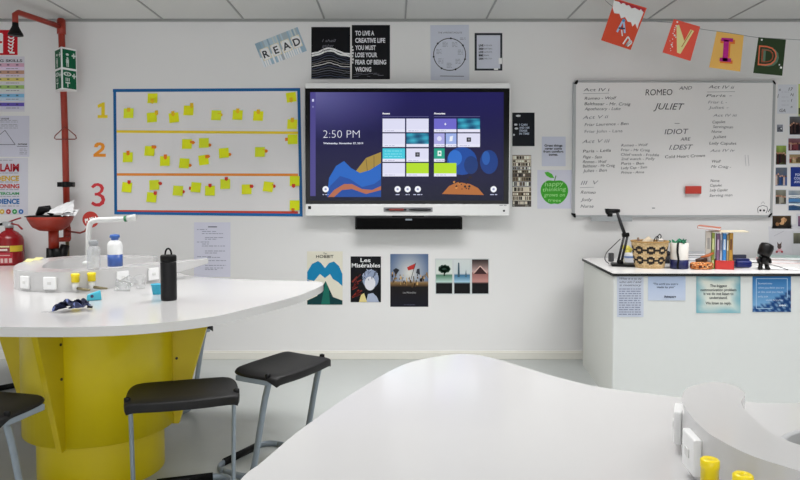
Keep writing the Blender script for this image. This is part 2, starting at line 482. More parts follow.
# ------------------------------------------------------------------ stools
def make_stool():
    r = thing('lab_stool', (0,0,0), None, 'stool', 'black lab stools around the science table', local=True)
    # local +y is the way a sitter faces; origin on the floor under the seat
    W, zt = .21, .488
    nx, ny = 18, 14; vs = []; fs = []
    def top(u, v):       # u -1..1 across, v -1 (back) .. 1 (front)
        z = zt - .008 + .004*abs(u)**2.5 - .012*abs(u)**10 + .006*max(0, v)**2 - .02*max(0, -v-.72)**1.2
        return z
    def plan(u, v):
        rx = W*(1 - .03*max(0, v)**3); y = -.006 + .124*v
        # rounded corners
        k = 1 - .05*(abs(u)**6)*(abs(v)**6)
        bow = -.012*(1 - u*u) if v < 0 else .012*(1-u*u)
        return u*rx*k, y*k + bow*abs(v)
    for s_ in (0, 1):
        for j in range(ny+1):
            for i in range(nx+1):
                u, v = -1+2*i/nx, -1+2*j/ny
                x, y = plan(u, v); z = top(u, v)
                if s_: 
                    z -= .014 + .05*max(0, -v-.55)
                vs.append((x, y, z))
    w = nx+1; base = w*(ny+1)
    for j in range(ny):
        for i in range(nx):
            q = (j*w+i, j*w+i+1, (j+1)*w+i+1, (j+1)*w+i)
            fs.append(q); fs.append(tuple(base+k for k in q[::-1]))
    bd = [i for i in range(nx)] + [j*w+nx for j in range(ny)] + [ny*w+i for i in range(nx, 0, -1)] + [j*w for j in range(ny, 0, -1)]
    for k in range(len(bd)):
        a, b_ = bd[k], bd[(k+1) % len(bd)]; fs.append((a, base+a, base+b_, b_))
    st = MB().add(vs, fs, None, True).build('seat', M_seat, r)
    bv = st.modifiers.new('bevel', 'BEVEL'); bv.width = .008; bv.segments = 3; bv.limit_method = 'ANGLE'; bv.angle_limit = math.radians(50)
    ly = -.075
    for s_ in (-1, 1):
        x = s_*.188
        MB().box((x*1.075, .0, zt-.037), (.012, .19, .024)).build('seat_rail', M_steel, r, bevel=.003)
        # leg runs down, bends into the floor runner
        p = [(x, ly, zt-.03), (x, ly+.03, .35), (x, ly+.075, .13), (x, ly+.095, .05), (x, ly+.125, .02), (x, ly+.17, .014), (x, ly+.26, .014)]
        p = spline(p, 5, False)
        MB().tube(p, .0085, 12, flat=1.85).build('leg', M_steel, r)
        kn = MB().lathe([(.012, -.012), (.012, .010), (.004, .014)], (x*1.05, ly, zt-.012), 12).build('end_cap', M_black, r)
    arc = []
    for k in range(9):
        a = math.pi/2*k/8
        arc.append((.188 - .07*(1-math.cos(a)), ly+.26+.07*math.sin(a), .014))
    full = arc + [(-x, y, z) for x, y, z in reversed(arc)]
    cb = MB().tube(full, .0085, 12, flat=1.7).build('floor_bar', M_steel, r)
    MB().tube([(.115, ly+.33, .016), (-.115, ly+.33, .016)], .012, 12, flat=1.5).build('foot_sleeve', M_black, cb, label='black rubber sleeve')
    return r

def dup(o, parent=None):
    c = o.copy(); COL.objects.link(c); c.parent = parent
    for ch in list(o.children): dup(ch, c)
    return c

s1 = make_stool()
def place(o, mid, rz, label):
    a = math.radians(rz); f = Vector((-math.sin(a), math.cos(a), 0))
    m = Vector((mid[0], mid[1], 0)) + f*.075
    o.location = m; o.rotation_euler = (0, 0, a); o['label'] = label; o['_org'] = tuple(m)
place(s1, (-.797, 2.512), 17, 'black lab stool tucked in front of the yellow drum, seat seen from behind')
for mid, rz, lab in (((-.43, 2.955), 61, 'black lab stool standing right of the yellow drum, beside the foreground table edge'),
                     ((-1.535, 2.34), -12, 'black lab stool cut off at the left frame edge, nearest the camera'),
                     ((-1.25, 3.98), 146, 'lab stool behind the science table, only one leg seen right of the yellow fin'),
                     ((-2.72, 4.42), -134, 'lab stool behind the far left of the science table, only its floor bar showing')):
    place(dup(s1), mid, rz, lab)

# ------------------------------------------------------------------ desk on the right
A, B = H(582, 258, ZD), H(613, 273, ZD)
DX1 = 3.3
YF = B.y
dk = thing('teacher_desk', ((B.x+DX1)/2, (A.y+B.y)/2, 0), 'white desk with thin black edging at the right, posters stuck along its front', 'desk')
top = [(B.x, YF), (DX1, YF), (DX1, A.y), (A.x, A.y)]
MB().prism(top, ZD-.004, ZD).build('desktop', mat('desk_white', '#e4e2e1', .25, noise=.01), dk)
MB().prism([(B.x, YF), (DX1, YF), (DX1, A.y), (A.x, A.y)], ZD-.02, ZD-.004).build('edging', mat('black_edging', '#1b1b1b', .5), dk, label='thin black board edge')
ins = .012
MB().box(((B.x+DX1)/2+ins/2, YF+.02, (ZD-.02)/2), (DX1-B.x-ins, .02, ZD-.02)).build('front_panel', mat('desk_panel', '#dcdedd', .4, noise=.01), dk)
q0, q1 = Vector((B.x+ins, YF+.03, 0)), Vector((A.x+ins, A.y-.01, 0))
nn = Vector((.02, 0, 0))
zt_ = Vector((0, 0, ZD-.02))
MB().add([q0, q0+nn, q1+nn, q1, q0+zt_, q0+nn+zt_, q1+nn+zt_, q1+zt_], [(0,3,2,1),(4,5,6,7),(0,1,5,4),(1,2,6,5),(2,3,7,6),(3,0,4,7)]).build('side_panel', mat('desk_side', '#d4d5d0', .45, noise=.01), dk)
MB().box((DX1-.02, (YF+A.y)/2, (ZD-.02)/2), (.02, A.y-YF-.08, ZD-.02)).build('side_panel', MATS['desk_side'], dk)

# posters on the desk front
YP = YF + .0085
def sheet_label(name, a, label, cat='poster', m=None, group=None):
    return a.build(name, m or M_print, label, cat, group)
g = .95
a = Art(YP, g); a.rect(617, 275.5, 643.5, 317, '#ccd2e2', 0)
for y, t in ((278.5, 'What is it to be'), (281.8, 'who am I and'), (285, 'a memory')): a.text(t, 619.5, y, 2.2, '#454a5c', w=22, shear=.3)
y = 289
while y < 315:
    a.scrib(619, 641, y, .9, '#8a90a8'); y += 2.3
sheet_label('handwritten_page', a, 'pale lavender handwritten page at the left end of the desk front', 'paper')
a = Art(YP, g); a.grad(648, 275.5, 685.5, 300.5, lambda u, v: mix('#b4c4e2', '#c8d2e6', v), 4, 4, 0)
a.text('“The world you want is', 653, 283.8, 2.0, '#2a3352', w=25, bold=.01)
a.text('made by you”', 657, 287, 2.0, '#2a3352', w=18, bold=.01)
a.text('Shakespeare', 664, 296.5, 2.0, '#1c2440', w=12, bold=.03, shear=.2)
sheet_label('quote_poster', a, 'small pale blue quote sheet on the desk front, second from the left', 'poster')
a = Art(YP, g)
def fcol(u, v):
    e = min(u, 1-u, v*1.2, 1-v)
    n = .12*math.sin(9*u+5*v)+.1*math.sin(17*v-7*u)
    return mix(mix('#5d97ac', '#7fb8c6', v), '#dfe2d8', max(0, min(1, e*4.2+.12+n)))
a.grad(696.3, 275.5, 740.5, 313, fcol, 12, 12, 0)
for y, t, w in ((285.6, 'The biggest', 17), (289.7, 'communication problem', 36), (293.6, 'is we do not listen to', 30), (297.6, 'understand.', 18), (303, 'We listen to reply.', 26)):
    a.text(t, 718.5, y, 2.7, '#2d3a40', align='c', w=w, bold=.015)
sheet_label('quote_poster', a, 'teal and cream watercolour poster about listening on the desk front', 'poster')
a = Art(YP, g)
def fcol(u, v):
    if v > .62 + .12*math.sin(3*u+1) - .25*(u-.5): return mix('#1a4a86', '#163c72', u) if math.sin(23*u+31*v) < .75 else '#7fa4c8'
    return mix('#2f6fae', '#6fa0cc', v*1.4)
a.grad(752.5, 275.5, 791, 312, fcol, 16, 16, 0)
for p in (((756.3,278.6),(787.3,278.6)), ((787.3,278.6),(787.3,298)), ((756.3,278.6),(756.3,308.5)), ((756.3,308.5),(772,308.5))): a.line(p, .7, '#a9c6e2', 2)
for x, y, t, w in ((758, 283.3, 'Sometimes', 14), (758, 287.6, 'when you think you are', 26), (758, 291.8, 'at the end you have', 25), (758, 296.3, 'only just', 10), (766, 299.9, 'started the journey', 17)):
    a.text(t, x, y, 1.9, '#c4d6ea', w=w)
a.text('sea', 779, 305, 2.2, '#dfeaf4', w=7, bold=.03)
sheet_label('quote_poster', a, 'deep blue sea poster with a thin white frame, rightmost on the desk front', 'poster')

# ------------------------------------------------------------------ wall papers
YA = YW - .001
def A_(y, k=1.0): return Art(YA, gw(y)*k)

# READ sign
a = A_(46); R = -21.5
cx, cy = 280.8, 47.3
def rr(dx, dy):
    q = math.radians(R); return cx+dx*math.cos(q)-dy*math.sin(q), cy+dx*math.sin(q)+dy*math.cos(q)
def rot_rect(x0, y0, x1, y1, col, L, rnd=0):
    a.poly([rr(x0,y0), rr(x1,y0), rr(x1,y1), rr(x0,y1)], col, L)
W2, H2 = 23, 12.8
rot_rect(-W2, -H2, W2, H2, '#8797a3', 0)
for k in range(26):
    x = -W2 + 2*W2*k/26
    rot_rect(x, -H2, x+2*W2/26*.92, -3.5 - 2*random.random(), random.choice(['#7c93a2','#93a3ac','#889399','#a2a9a8','#758a98']), 1)
for k in range(20):
    x = -W2 + 2*W2*k/20
    rot_rect(x, 2.5, x+2*W2/20*.8, H2, random.choice(['#e2e4e6','#7e94a4','#8d8f92','#d0d4d8','#5f6a74','#b8bcc0']), 1)
for i, t in enumerate('READ'):
    x = -16.3 + i*11
    rot_rect(x-4.6, -5.6, x+4.6, 6.6, '#b9b19c', 2)
    p = [rr(x + 4.1*sx*(1 if abs(sy) < .9 else .8), .5 + 5.6*sy) for sx, sy in ((-1,-.7),(-.8,-1),(.8,-1),(1,-.7),(1,.7),(.8,1),(-.8,1),(-1,.7))]
    a.poly(p, '#d4d5da', 3)
    X, Y = rr(x, .5); a.text(t, X, Y, 7.6, '#25252b', L=5, align='c', rot=R, bold=.02)
a.build('read_sign', M_lam, 'tilted grey banner with cut-out letters READ, high on the wall', 'sign')

# two black posters
a = A_(50); a.rect(311.3, 27, 350.2, 79, '#0c0c10', 0)
for t, y, w in (('I shall', 40.5, 14), ('gather', 45.5, 12), ('myself', 50, 8)): a.text(t, 322, y, 3, '#5c5c64', w=w, shear=.3)
random.seed(3)
for k in range(16):
    y0 = 54 + k*1.5; col = random.choice(['#dcdcdc','#a8a4a0','#50525c','#2c3040','#7c7c80','#3a3f52'])
    pts = [(311.6 + 38.4*i/12, y0 + 2.2*k*.3 - (6 - k*.35)*math.exp(-((i-5.5)/3.2)**2) + random.uniform(-.5,.5)) for i in range(13)]
    pts = [(x, min(78.6, y)) for x, y in pts]
    a.line(pts, 1.7 if k < 2 else random.uniform(.3, .9), col if k > 1 else '#eeeeee', 2)
a.build('wave_poster', M_lam, 'black poster with a breaking white wave, left of the creative-life poster', 'poster')
a = A_(50); a.rect(351.8, 25, 390, 79.3, '#0e0e12', 0)
for i, (t, w) in enumerate((('TO LIVE A', 19), ('CREATIVE LIFE', 30), ('YOU MUST', 20.5), ('LOSE YOUR', 22), ('FEAR OF BEING', 31), ('WRONG', 16))):
    a.text(t, 355.2, 33 + i*7.25, 4.6, '#b9b9be', w=w, bold=.03)
for k in range(10):
    x = random.uniform(352, 380); y = random.uniform(73, 78); a.line([(x, y), (x+random.uniform(3, 8), y+random.uniform(-.6,.6))], .5, '#55565e', 2)
for k in range(6): a.rect(352, 46+k*3.1, 352.9+random.random(), 48+k*3.1, '#b4b4b4', 2)
a.build('lettered_poster', M_lam, 'black poster lettered TO LIVE A CREATIVE LIFE above the screen', 'poster')

# ring chart
a = A_(50); a.poly([(430.3,25.2),(468.8,24.7),(469.3,80),(430.6,80.3)], '#a6a9b4', 0)
a.text('THE WRITER’S ROUTE', 450, 32.6, 1.7, '#4a4c55', align='c', w=24)
a.ring(449.6, 54.4, 16.4, .8, '#22232a', 2)
for k in range(7):
    w_ = 2*math.pi*k/7 + .3; X, Y = 449.6+16.1*math.cos(w_), 54.4+16.1*math.sin(w_); a.disc(X, Y, 1.0, '#17181c', 3, n=8)
    X, Y = 449.6+11*math.cos(w_+.4), 54.4+11*math.sin(w_+.4)
    for j in range(4): a.scrib(X-2.6, X+2.6, Y-2.2+j*1.4, .5, '#777a84')
a.scrib(460, 465.5, 38, .6, '#777a84'); a.scrib(460, 465.5, 39.5, .6, '#777a84')
a.line([(440, 76), (464, 76.3)], .7, '#5a5c66', 2)
a.build('ring_chart_page', M_lam, 'pale sheet with a large circle diagram, above the screen', 'poster')
# framed list
a = A_(52); a.rect(474.6, 33, 502.3, 70.6, '#26282e', 0); a.rect(476.8, 35.2, 500.2, 68.6, '#a9abb6', 1)
for i, (p, q) in enumerate((('LIVE','IN THE NOW'),('DREAM','OFTEN'),('LOVE','ALWAYS'),('BE','BRAVE'),('LEARN','EVERY DAY'))):
    a.text(p, 478.8, 45.4+3.3*i, 2, '#26272e', bold=.05, w=4.6); a.text(q, 484, 45.4+3.3*i, 1.4, '#3a3b44', w=8 if i != 3 else 5)
a.rect(498.6, 58, 502, 64, '#c8ccd4', 4); a.rect(494, 68.4, 498, 70, '#c8ccd4', 4)
a.build('framed_list', M_lam, 'small black-bordered list of words high on the wall, right of the circle diagram', 'poster')

# right of the display
a = A_(128); a.rect(512.3, 112.6, 534.6, 146.2, '#0c0f18', 0)
for i, t in enumerate(('I CAN', 'AND I AM', 'STRONGER', 'IN TIME')): a.text(t, 519.3, 124.6+3*i, 2.1, '#a8b2c4', w=8+2*(i % 2), bold=.03)
for x, y, w_ in ((515.8,115.8,5),(514,124.6,3.5),(514.5,128.5,3.8),(513,134.8,2)): a.disc(x+w_/2, y, w_/2, '#b8bac0', 2, ry=1.1, n=9)
a.build('dark_poster', M_lam, 'small black poster with white lines of text, right of the screen', 'poster')
a = A_(180); a.rect(512.3, 155, 531.2, 206.8, '#4b4136', 0); random.seed(5)
y = 155.6
while y < 206:
    hh = random.uniform(2.2, 5.5); hh = min(hh, 206.4-y)
    a.rect(512.5, y, 531, y+hh*.92, random.choice(['#b9ad98','#d2c9b8','#8b7f6c','#4f4a48','#a5a6a8','#c9bfae','#6e5d49']), 1)
    x = 513
    while x < 530:
        w_ = random.uniform(.6, 2.4); a.rect(x, y+.5, min(530.8, x+w_), y+hh*.8, random.choice(['#3b332b','#e6dfd2','#5a4d3f','#2c2722','#cfc6b6']), 2); x += w_+random.uniform(.3, .9)
    y += hh
a.build('pattern_poster', M_lam, 'narrow brown and cream patterned strip poster right of the screen', 'poster')
a = A_(150); a.rect(541.8, 136.6, 565.6, 166.2, '#b9bccb', 0)
for i, (t, w) in enumerate((('Great things', 18), ('never come', 17), ('from comfort', 20), ('zones.', 9.5))): a.text(t, 553.4, 145.4+3*i, 2.3, '#20222c', align='c', w=w, bold=.03)
a.build('quote_page', M_print, 'pale page reading Great things never come from comfort zones', 'paper')
a = A_(188); a.rect(537.3, 170, 572.4, 208.6, '#c6c6d4', 0)
ap = []
for k in range(48):
    t = 2*math.pi*k/48; s_ = math.sin(t); c_ = math.cos(t)
    r = 13.6*(1 - .06*math.cos(2*t)); X = 554.4 + 13.7*c_*(1 + .10*(-s_)) ; Y = 191.8 + 13*s_
    if s_ < -.6: Y += 2.0*math.exp(-(c_/.35)**2)
    if s_ > .8: Y -= 1.2*math.exp(-(c_/.22)**2)
    ap.append((X, Y))
a.fan(ap, '#3f9c2e', 1)
a.line([(554.6,181),(555.2,178),(556,175.6)], .9, '#3f7d2c', 2)
a.fan([(544.5,172.4),(548,171.8),(552,174),(554.3,178.2),(550,177.8),(546.4,175.6)], '#4aa636', 2)
for i, (t, x, w, h_) in enumerate((('happy', 544.6, 19, 4.6), ('thinking', 542.6, 23.5, 4.2), ('grows on', 544, 21, 3.8), ('trees', 548, 13, 3.2))): a.text(t, x, 184.2+5.2*i, h_, '#9fd68c', w=w, rot=-4+2*i, shear=.15)
a.build('apple_poster', M_lam, 'white page with a big green apple filled with words, beside the whiteboard', 'poster')

# page below the note board
a = Art(YA, gw(250)); a.rect(194, 222.3, 230.4, 277, '#cfcfde', 0)
a.rect(208, 226.3, 217, 227.4, '#6c6e7e', 2)
for i, (x, y, w) in enumerate(((197,229.5,10),(202,231.5,14),(202,233.6,21),(205,237.6,19),(205,239.2,12),(197,242,12),(202,244,7),(202,246,23),(205,251,20),(205,253,12),(197,256.6,14),(207,257.4,13),(207,260.6,19),(205,265.4,21),(205,268,18),(205,269.5,12))):
    a.scrib(x, x+w, y, .7, '#9698aa')
a.build('printed_page', M_print, 'white printed page with outline notes, below the sticky-note board', 'paper')

# four film and book posters
g3 = gw(280)
a = Art(YA, g3); a.rect(307, 251.4, 342.6, 304.8, '#dcd8c8', 0)
a.text('The', 325, 253.3, 1.7, '#3a3a38', align='c'); a.text('HOBBIT', 324.8, 256.4, 3.0, '#35352f', align='c', w=17.5, bold=.01)
a.fan([(307.2,272),(312,264),(318,261),(321,263),(325,268),(329,263),(334,261.5),(339,266),(342.4,274),(342.4,286),(338,282),(333,279),(330,274),(325,278),(320,274),(314,281),(307.2,279.5)], '#1a7fae', 2)
a.fan([(307.2,280),(316,283),(307.2,286)], '#1b63a8', 3)
a.fan([(307.2,304.6),(307.2,300.5),(317,296),(325.6,281),(333,297),(342.4,300.5),(342.4,304.6)], '#123a3e', 3)
a.fan([(321,304.6),(325.6,281),(329,290),(330,304.6)], '#1d6a5c', 4)
a.build('book_poster', M_lam, 'blue, cream and green book poster behind the table tip, leftmost of the four', 'poster')
a = Art(YA, g3); a.rect(350.6, 256.4, 381, 302.2, '#0d0e14', 0)
a.text('Les', 365.5, 260, 4.0, '#e8e8ec', align='c', w=10, bold=.012); a.text('Misérables', 366, 265.2, 4.3, '#e8e8ec', align='c', w=28.5, bold=.012)
random.seed(9)
for k in range(14):
    x = random.uniform(351.5, 357); y = random.uniform(277, 299); a.line([(x, y), (x+random.uniform(2, 6), y-random.uniform(2, 6))], random.uniform(.8, 1.8), random.choice(['#7c2f28','#93352c','#a4523c','#5c1f1f']), 2)
a.disc(370.5, 279, 8.2, '#8d99b4', 2, ry=9.5); a.disc(370, 283.5, 5.4, '#d8d8e0', 3, ry=7)
for k in range(18):
    x = random.uniform(362, 378); y = random.uniform(269, 279); a.line([(x, y), (x+random.uniform(-2,2), y+random.uniform(1.5, 4))], .7, random.choice(['#2b2d3a','#aab4c8','#5c657c']), 4)
a.fan([(359,302),(361,295),(364,293),(367,302)], '#d9c98a', 4); a.fan([(366,302),(368,294),(373,293),(377,297),(379,302)], '#a4adc4', 3)
a.build('theatre_poster', M_lam, 'black musical theatre poster with a pale oval, second of the four low posters', 'poster')
a = Art(YA, g3)
def fcol(u, v):
    if v < .5:
        e = math.hypot(u-.5, (v-.36)*1.1); return mix('#d9d6cf', '#4f6488', min(1, e*1.7))
    if v < .62: return mix('#b5925c', '#3c2b1c', (v-.5)/.12)
    return mix('#1b1718', '#141420', (v-.62)/.38)
a.grad(390.3, 254, 428.3, 306.8, fcol, 12, 24, 0)
random.seed(4)
for k in range(60):
    x = random.uniform(391, 427.6); y = 276 + random.random()*9 + 4*abs(x-409)/19*-1.2; a.rect(x, y, x+random.uniform(.5, 1.6), y+random.uniform(1, 3.5), random.choice(['#5a4226','#8d6e42','#c9a468','#2d2118']), 2)
a.fan([(407,267.5),(409.4,266),(415.6,263.4),(414,269),(408.2,270.4)], '#b03430', 3); a.line([(415.7,263),(411,279)], .5, '#33241b', 3)
a.fan([(393,270),(396,268),(399.5,270),(396,275)], '#2c2d34', 3); a.fan([(417,269),(419.5,268.5),(420,275),(416,273)], '#33353d', 3); a.line([(398,269),(393,283)], .5, '#3a2c22', 3)
a.text('Les Misérables', 409.5, 292.5, 1.9, '#a8a8a8', align='c', w=13); a.text('IN CINEMAS', 409.5, 304.8, .9, '#62647a', align='c', w=11)
a.build('film_poster', M_lam, 'tall film poster with a red flag over a crowd and black lower half', 'poster')
a = Art(YA, g3); a.rect(435, 258.5, 489.2, 294.4, '#c6cbcc', 0)
def tile(x0, x1, y0, top, midc, ybl):
    a.grad(x0, y0, x1, 293.6, lambda u, v: top(u, v) if v < ybl else '#141417', 6, 20, 1)
tile(436, 452.2, 260, lambda u, v: mix('#c9d2cc', '#dfe4e0', v) if v < .42 else mix('#3c6b52', '#a9c4ba', (v-.42)*5), 0, .66)
tile(454.2, 470, 260, lambda u, v: mix('#ccd2d2', '#b8c6cc', v) if v < .44 else mix('#33668c', '#9cc0d4', (v-.44)*5), 0, .66)
tile(472, 488.4, 259.4, lambda u, v: mix('#2c2424', '#b89c98', v*3) if v < .36 else mix('#8a5a58', '#c08d86', (v-.36)*3.4), 0, .66)
for k in range(9): a.disc(444.3 + 4.4*math.cos(k*.7), 269 + 2.6*math.sin(k*.7)*1.0, 1.9, '#2c4a3a', 3, n=8)
a.disc(444.3, 269, 4, '#2c4a3a', 3, ry=3.2); a.rect(443.6, 271, 445, 276, '#2c3a30', 3)
a.fan([(457.6,277),(458,263),(458.7,262.4),(459.4,263.4),(459.8,277)], '#3a5464', 3); a.fan([(464.8,277),(466,269.5),(467,277)], '#466478', 3)
a.fan([(474,274),(480.2,266.6),(487,274)], '#3d2528', 3); a.line([(473.5,273.4),(480.2,265.9),(487.4,273.4)], .9, '#d8b8ae', 3)
a.build('triptych_poster', M_lam, 'three-panel landscape print in green, blue and pink, rightmost of the low posters', 'poster')

# left-hand posters
a = A_(45, .97); a.rect(-17, 30, 17.6, 55, '#a01822', 0)
a.rect(-14, 34, 3, 53, '#c2c6c6', 1); a.rect(-10, 38, -2, 52, '#a01822', 2); a.fan([(-3,41),(2.2,41.2),(2.2,43),(-3,44)], '#a01822', 2); a.rect(-10, 33, 2.2, 36, '#d0d2d2', 2)
for k in range(5):
    y = 37 + k*3.4; a.line([(14.6-k*.5, y-1.6), (12.6-k*.3, y+1.4), (9.6, y+1.2), (8.2, y-.6)], 1.3, '#d2cfd0', 2)
a.line([(9.4,52.6),(14.6,52.8)], 1.6, '#d2cfd0', 2)
a.build('fire_sign', M_lam, 'red fire extinguisher sign with white flames, at the left frame edge', 'sign')
a = A_(85, .97); a.rect(-26, 56.5, 24.6, 111.6, '#b8b6be', 0)
a.text('THINKING SKILLS', -1.2, 60.6, 2.6, '#3a3840', align='c', w=47, bold=.02)
for y, c0, c1 in ((63.2,'#b890a4','#c4b4c8'),(70.4,'#a5806e','#bcb0bc'),(77.6,'#b8ac62','#b8b6b8'),(85.2,'#8aa860','#b4bab8'),(93.8,'#6e9fbe','#a4b4c4'),(102.6,'#5a4c9c','#b0aec0')):
    a.rect(-25.5, y, 24.2, y+3.6, c0, 1); a.rect(-25.5, y+3.6, 24.2, y+7, c1, 1)
    for x in (-20, -10, 0, 8, 17): a.rect(x-1, y+.9, x+1.4, y+2.4, mix(c0, '#30303a', .55), 2)
    a.scrib(-24, -6, y+5.4, .7, '#77757f'); a.scrib(6, 19, y+5.4, .7, '#77757f')
a.build('skills_chart', M_lam, 'chart of stacked pastel colour bands, upper of the three posters at the left edge', 'poster')
a = A_(137, .97); a.rect(-28, 115.8, 29.3, 156.8, '#bdbdca', 0)
a.text('LOGOS', 5, 118.6, 1.5, '#44444e', align='c', bold=.04, w=8)
for y in (120.4, 122, 124.5, 126, 128): a.scrib(-8, 18, y, .5, '#85868f')
a.line([(5, 130.3), (-12, 144.6), (15.2, 144.6), (5, 130.3)], .6, '#5a5a64', 2)
a.text('PATHOS', 18, 144.2, 1.4, '#33333c', bold=.05, w=9); a.line([(17, 146.4), (27.5, 146.4)], .5, '#55555f', 2)
for y in (149, 150.8, 152.6, 154): a.scrib(19.5, 27, y, .5, '#85868f')
a.text('ETHOS', -22, 144.2, 1.4, '#33333c', bold=.05, w=9)
a.build('triangle_chart', M_print, 'pale page with a thin triangle diagram, between two posters at the left edge', 'paper')
a = A_(187, .97); a.rect(-28, 158, 28, 214.6, '#c5c5cf', 0)
a.scrib(-10, 13, 160.2, .6, '#8a8a94')
for t, x, y, w, h_, c in (('CLAIM', -6.4, 167.4, 25.4, 7.6, '#a3202e'), ('EVIDENCE', -13.5, 178.2, 32.5, 5, '#c8a53c'), ('REASONING', -14, 186, 33.4, 4.2, '#b8403c'), ('COUNTERCLAIM', -16, 193.4, 35.2, 2.6, '#3f8f5a'), ('AUDIENCE', -12.5, 201.2, 32, 5, '#1f62a0')):
    a.text(t, x, y, h_, c, w=w, bold=.04)
for y in (173, 182, 189.6, 196.4, 206): a.scrib(-14, 19, y, .7, mix('#c5c5cf', '#7a7a84', .7))
for x, c in ((-14, '#7a4a9c'), (-6, '#c8702c'), (2, '#c8a53c'), (8.4, '#a83c3c'), (14.6, '#2f8f4c'), (21, '#2a62a6')):
    a.disc(x, 211.6, 2.5, c, 2, n=14); a.disc(x, 211.6, 1.0, mix(c, '#ffffff', .6), 3, n=8)
a.build('writing_poster', M_lam, 'poster of coloured words CLAIM to AUDIENCE over a row of dots, left edge', 'poster')

# paper numerals
for t, x, y, w, h_, c, nm in (('1', 102.3, 110, 9.5, 15.5, '#d8bb28', 'mustard yellow'), ('2', 127-27.5, 149.5, 12.5, 14.2, '#e08a2c', 'orange'), ('3', 97.4, 195, 15, 23, '#c63a40', 'red')):
    a = Art(YA, gw(y))
    if t == '1': a.fan([(97.4,105),(102.6,102.4),(104.8,102.4),(104.8,115),(107.6,115),(107.6,118),(97.6,118),(97.6,115),(101.3,115),(101.3,106.8),(98,108)], c, 0)
    elif t == '2': a.fan([(94,147),(94.6,144.4),(97,142.6),(100.4,142.4),(103.6,143.6),(104.8,146.2),(104.2,149.2),(101.4,152),(98.6,153.8),(105.8,153.8),(105.8,156.8),(93.4,156.8),(93.4,154.2),(97.6,151),(100.6,148.6),(101.4,146.8),(100.6,145.4),(98.8,145.4),(97.4,147.4)], c, 0)
    else: a.fan([(91,186.6),(94,183.6),(98.2,183),(102.2,184.6),(104,187.8),(103,191.6),(100.6,193.8),(104,196),(105.2,199.8),(103.8,204),(99.6,206.6),(95,206.4),(91,204),(92.6,201.4),(96,203.4),(99.4,203),(101.6,200.2),(100.6,197.2),(97.6,195.6),(94.8,195.6),(94.6,193),(97.4,192.8),(99.8,191.2),(100.6,188.6),(99.2,186.4),(96.6,185.8),(93,188.4)], c, 0)
    o = a.build('paper_numeral', M_print, '%s paper numeral %s left of the sticky-note board' % (nm, t), 'numeral', 'paper numerals beside the note board')

# ------------------------------------------------------------------ sticky-note board
bd = thing('note_board', U(206, 216, YW-.006), 'white note board with blue tape border and coloured dividing lines', 'board')
a = Art(YW-.001, gw(150)); a.poly([(113.5,89.5),(300,88.5),(302.3,216),(114.7,214)], '#d2d0d1', 0); a.build('backing', M_print, parent=bd)
a = Art(YW-.002, gw(150))
tw = 2.9
a.poly([(112.9,89),(300.2,88),(300.2,91),(112.9,92)], '#1b588f', 0); a.poly([(113.2,89.5),(116.1,89.5),(117.2,213.5),(114.3,213.5)], '#1b588f', 1)
a.poly([(297.2,88.3),(300.2,88.3),(302.7,216),(299.7,216)], '#1b588f', 1); a.poly([(114.4,211.6),(302.6,213.7),(302.7,216.6),(114.4,214.3)], '#1d5f9c', 2)
a.build('border_tape', M_print, parent=bd, label='blue tape border')
for y0, y1, c, nm in ((130.2, 132.3, '#d9bd2c', 'mustard yellow'), (173.2, 174.4, '#e2893a', 'orange'), (210.0, 212.1, '#bf4538', 'red')):
    a = Art(YW-.002, gw(y0)); a.poly([(116.5, y0), (298, y1-.8), (298, y1+1.7), (116.5, y0+2.5)], c, 0); a.build('divider_tape', M_print, parent=bd, label=nm+' dividing strip')
rows = [('above the yellow line', '#d6ad22', [(128.7,113.3,0,-3),(152.7,98.3,0,3.2),(152,117.5,4.5,-4.5),(174,117.7,-1,-4),(188.7,110.5,3,-5),(216.3,115.3,4,-.5),(237.7,115,0,-4),(258.3,116,0,-4),(291.3,97.3,0,3),(292.3,124.3,0,-4)]),
        ('above the orange line', '#e07a22', [(128,157.3,0,-4),(149.7,151,4.5,-4),(165,161,.3,-4),(184.3,163.3,5,2),(187,144,5.5,-1.5),(204,143,5,2),(203.7,160,4,-3.5),(224,153,5,1.5),(260,152,5.5,-1),(292.7,139.3,-5,0)]),
        ('above the red line', '#c0392b', [(127,187.3,2,-5),(154.3,185,6,-1.5),(151.7,197.3,3.5,-4),(178,190.7,5,1),(196,187.3,-5,1),(210,190.7,0,-5),(225.3,184,1,-5),(246.7,189.3,5,-3),(268.3,186.7,5.5,-.5),(294.7,181,-1,5),(294.7,205.3,-1.5,5)])]
flagname = ['mustard', 'orange', 'red']
ordn = ['leftmost', 'second from the left', 'third from the left', 'fourth from the left', 'fifth from the left', 'sixth from the left', 'seventh from the left', 'eighth from the left', 'third from the right', 'second from the right', 'rightmost']
random.seed(11)
note_lab = {}
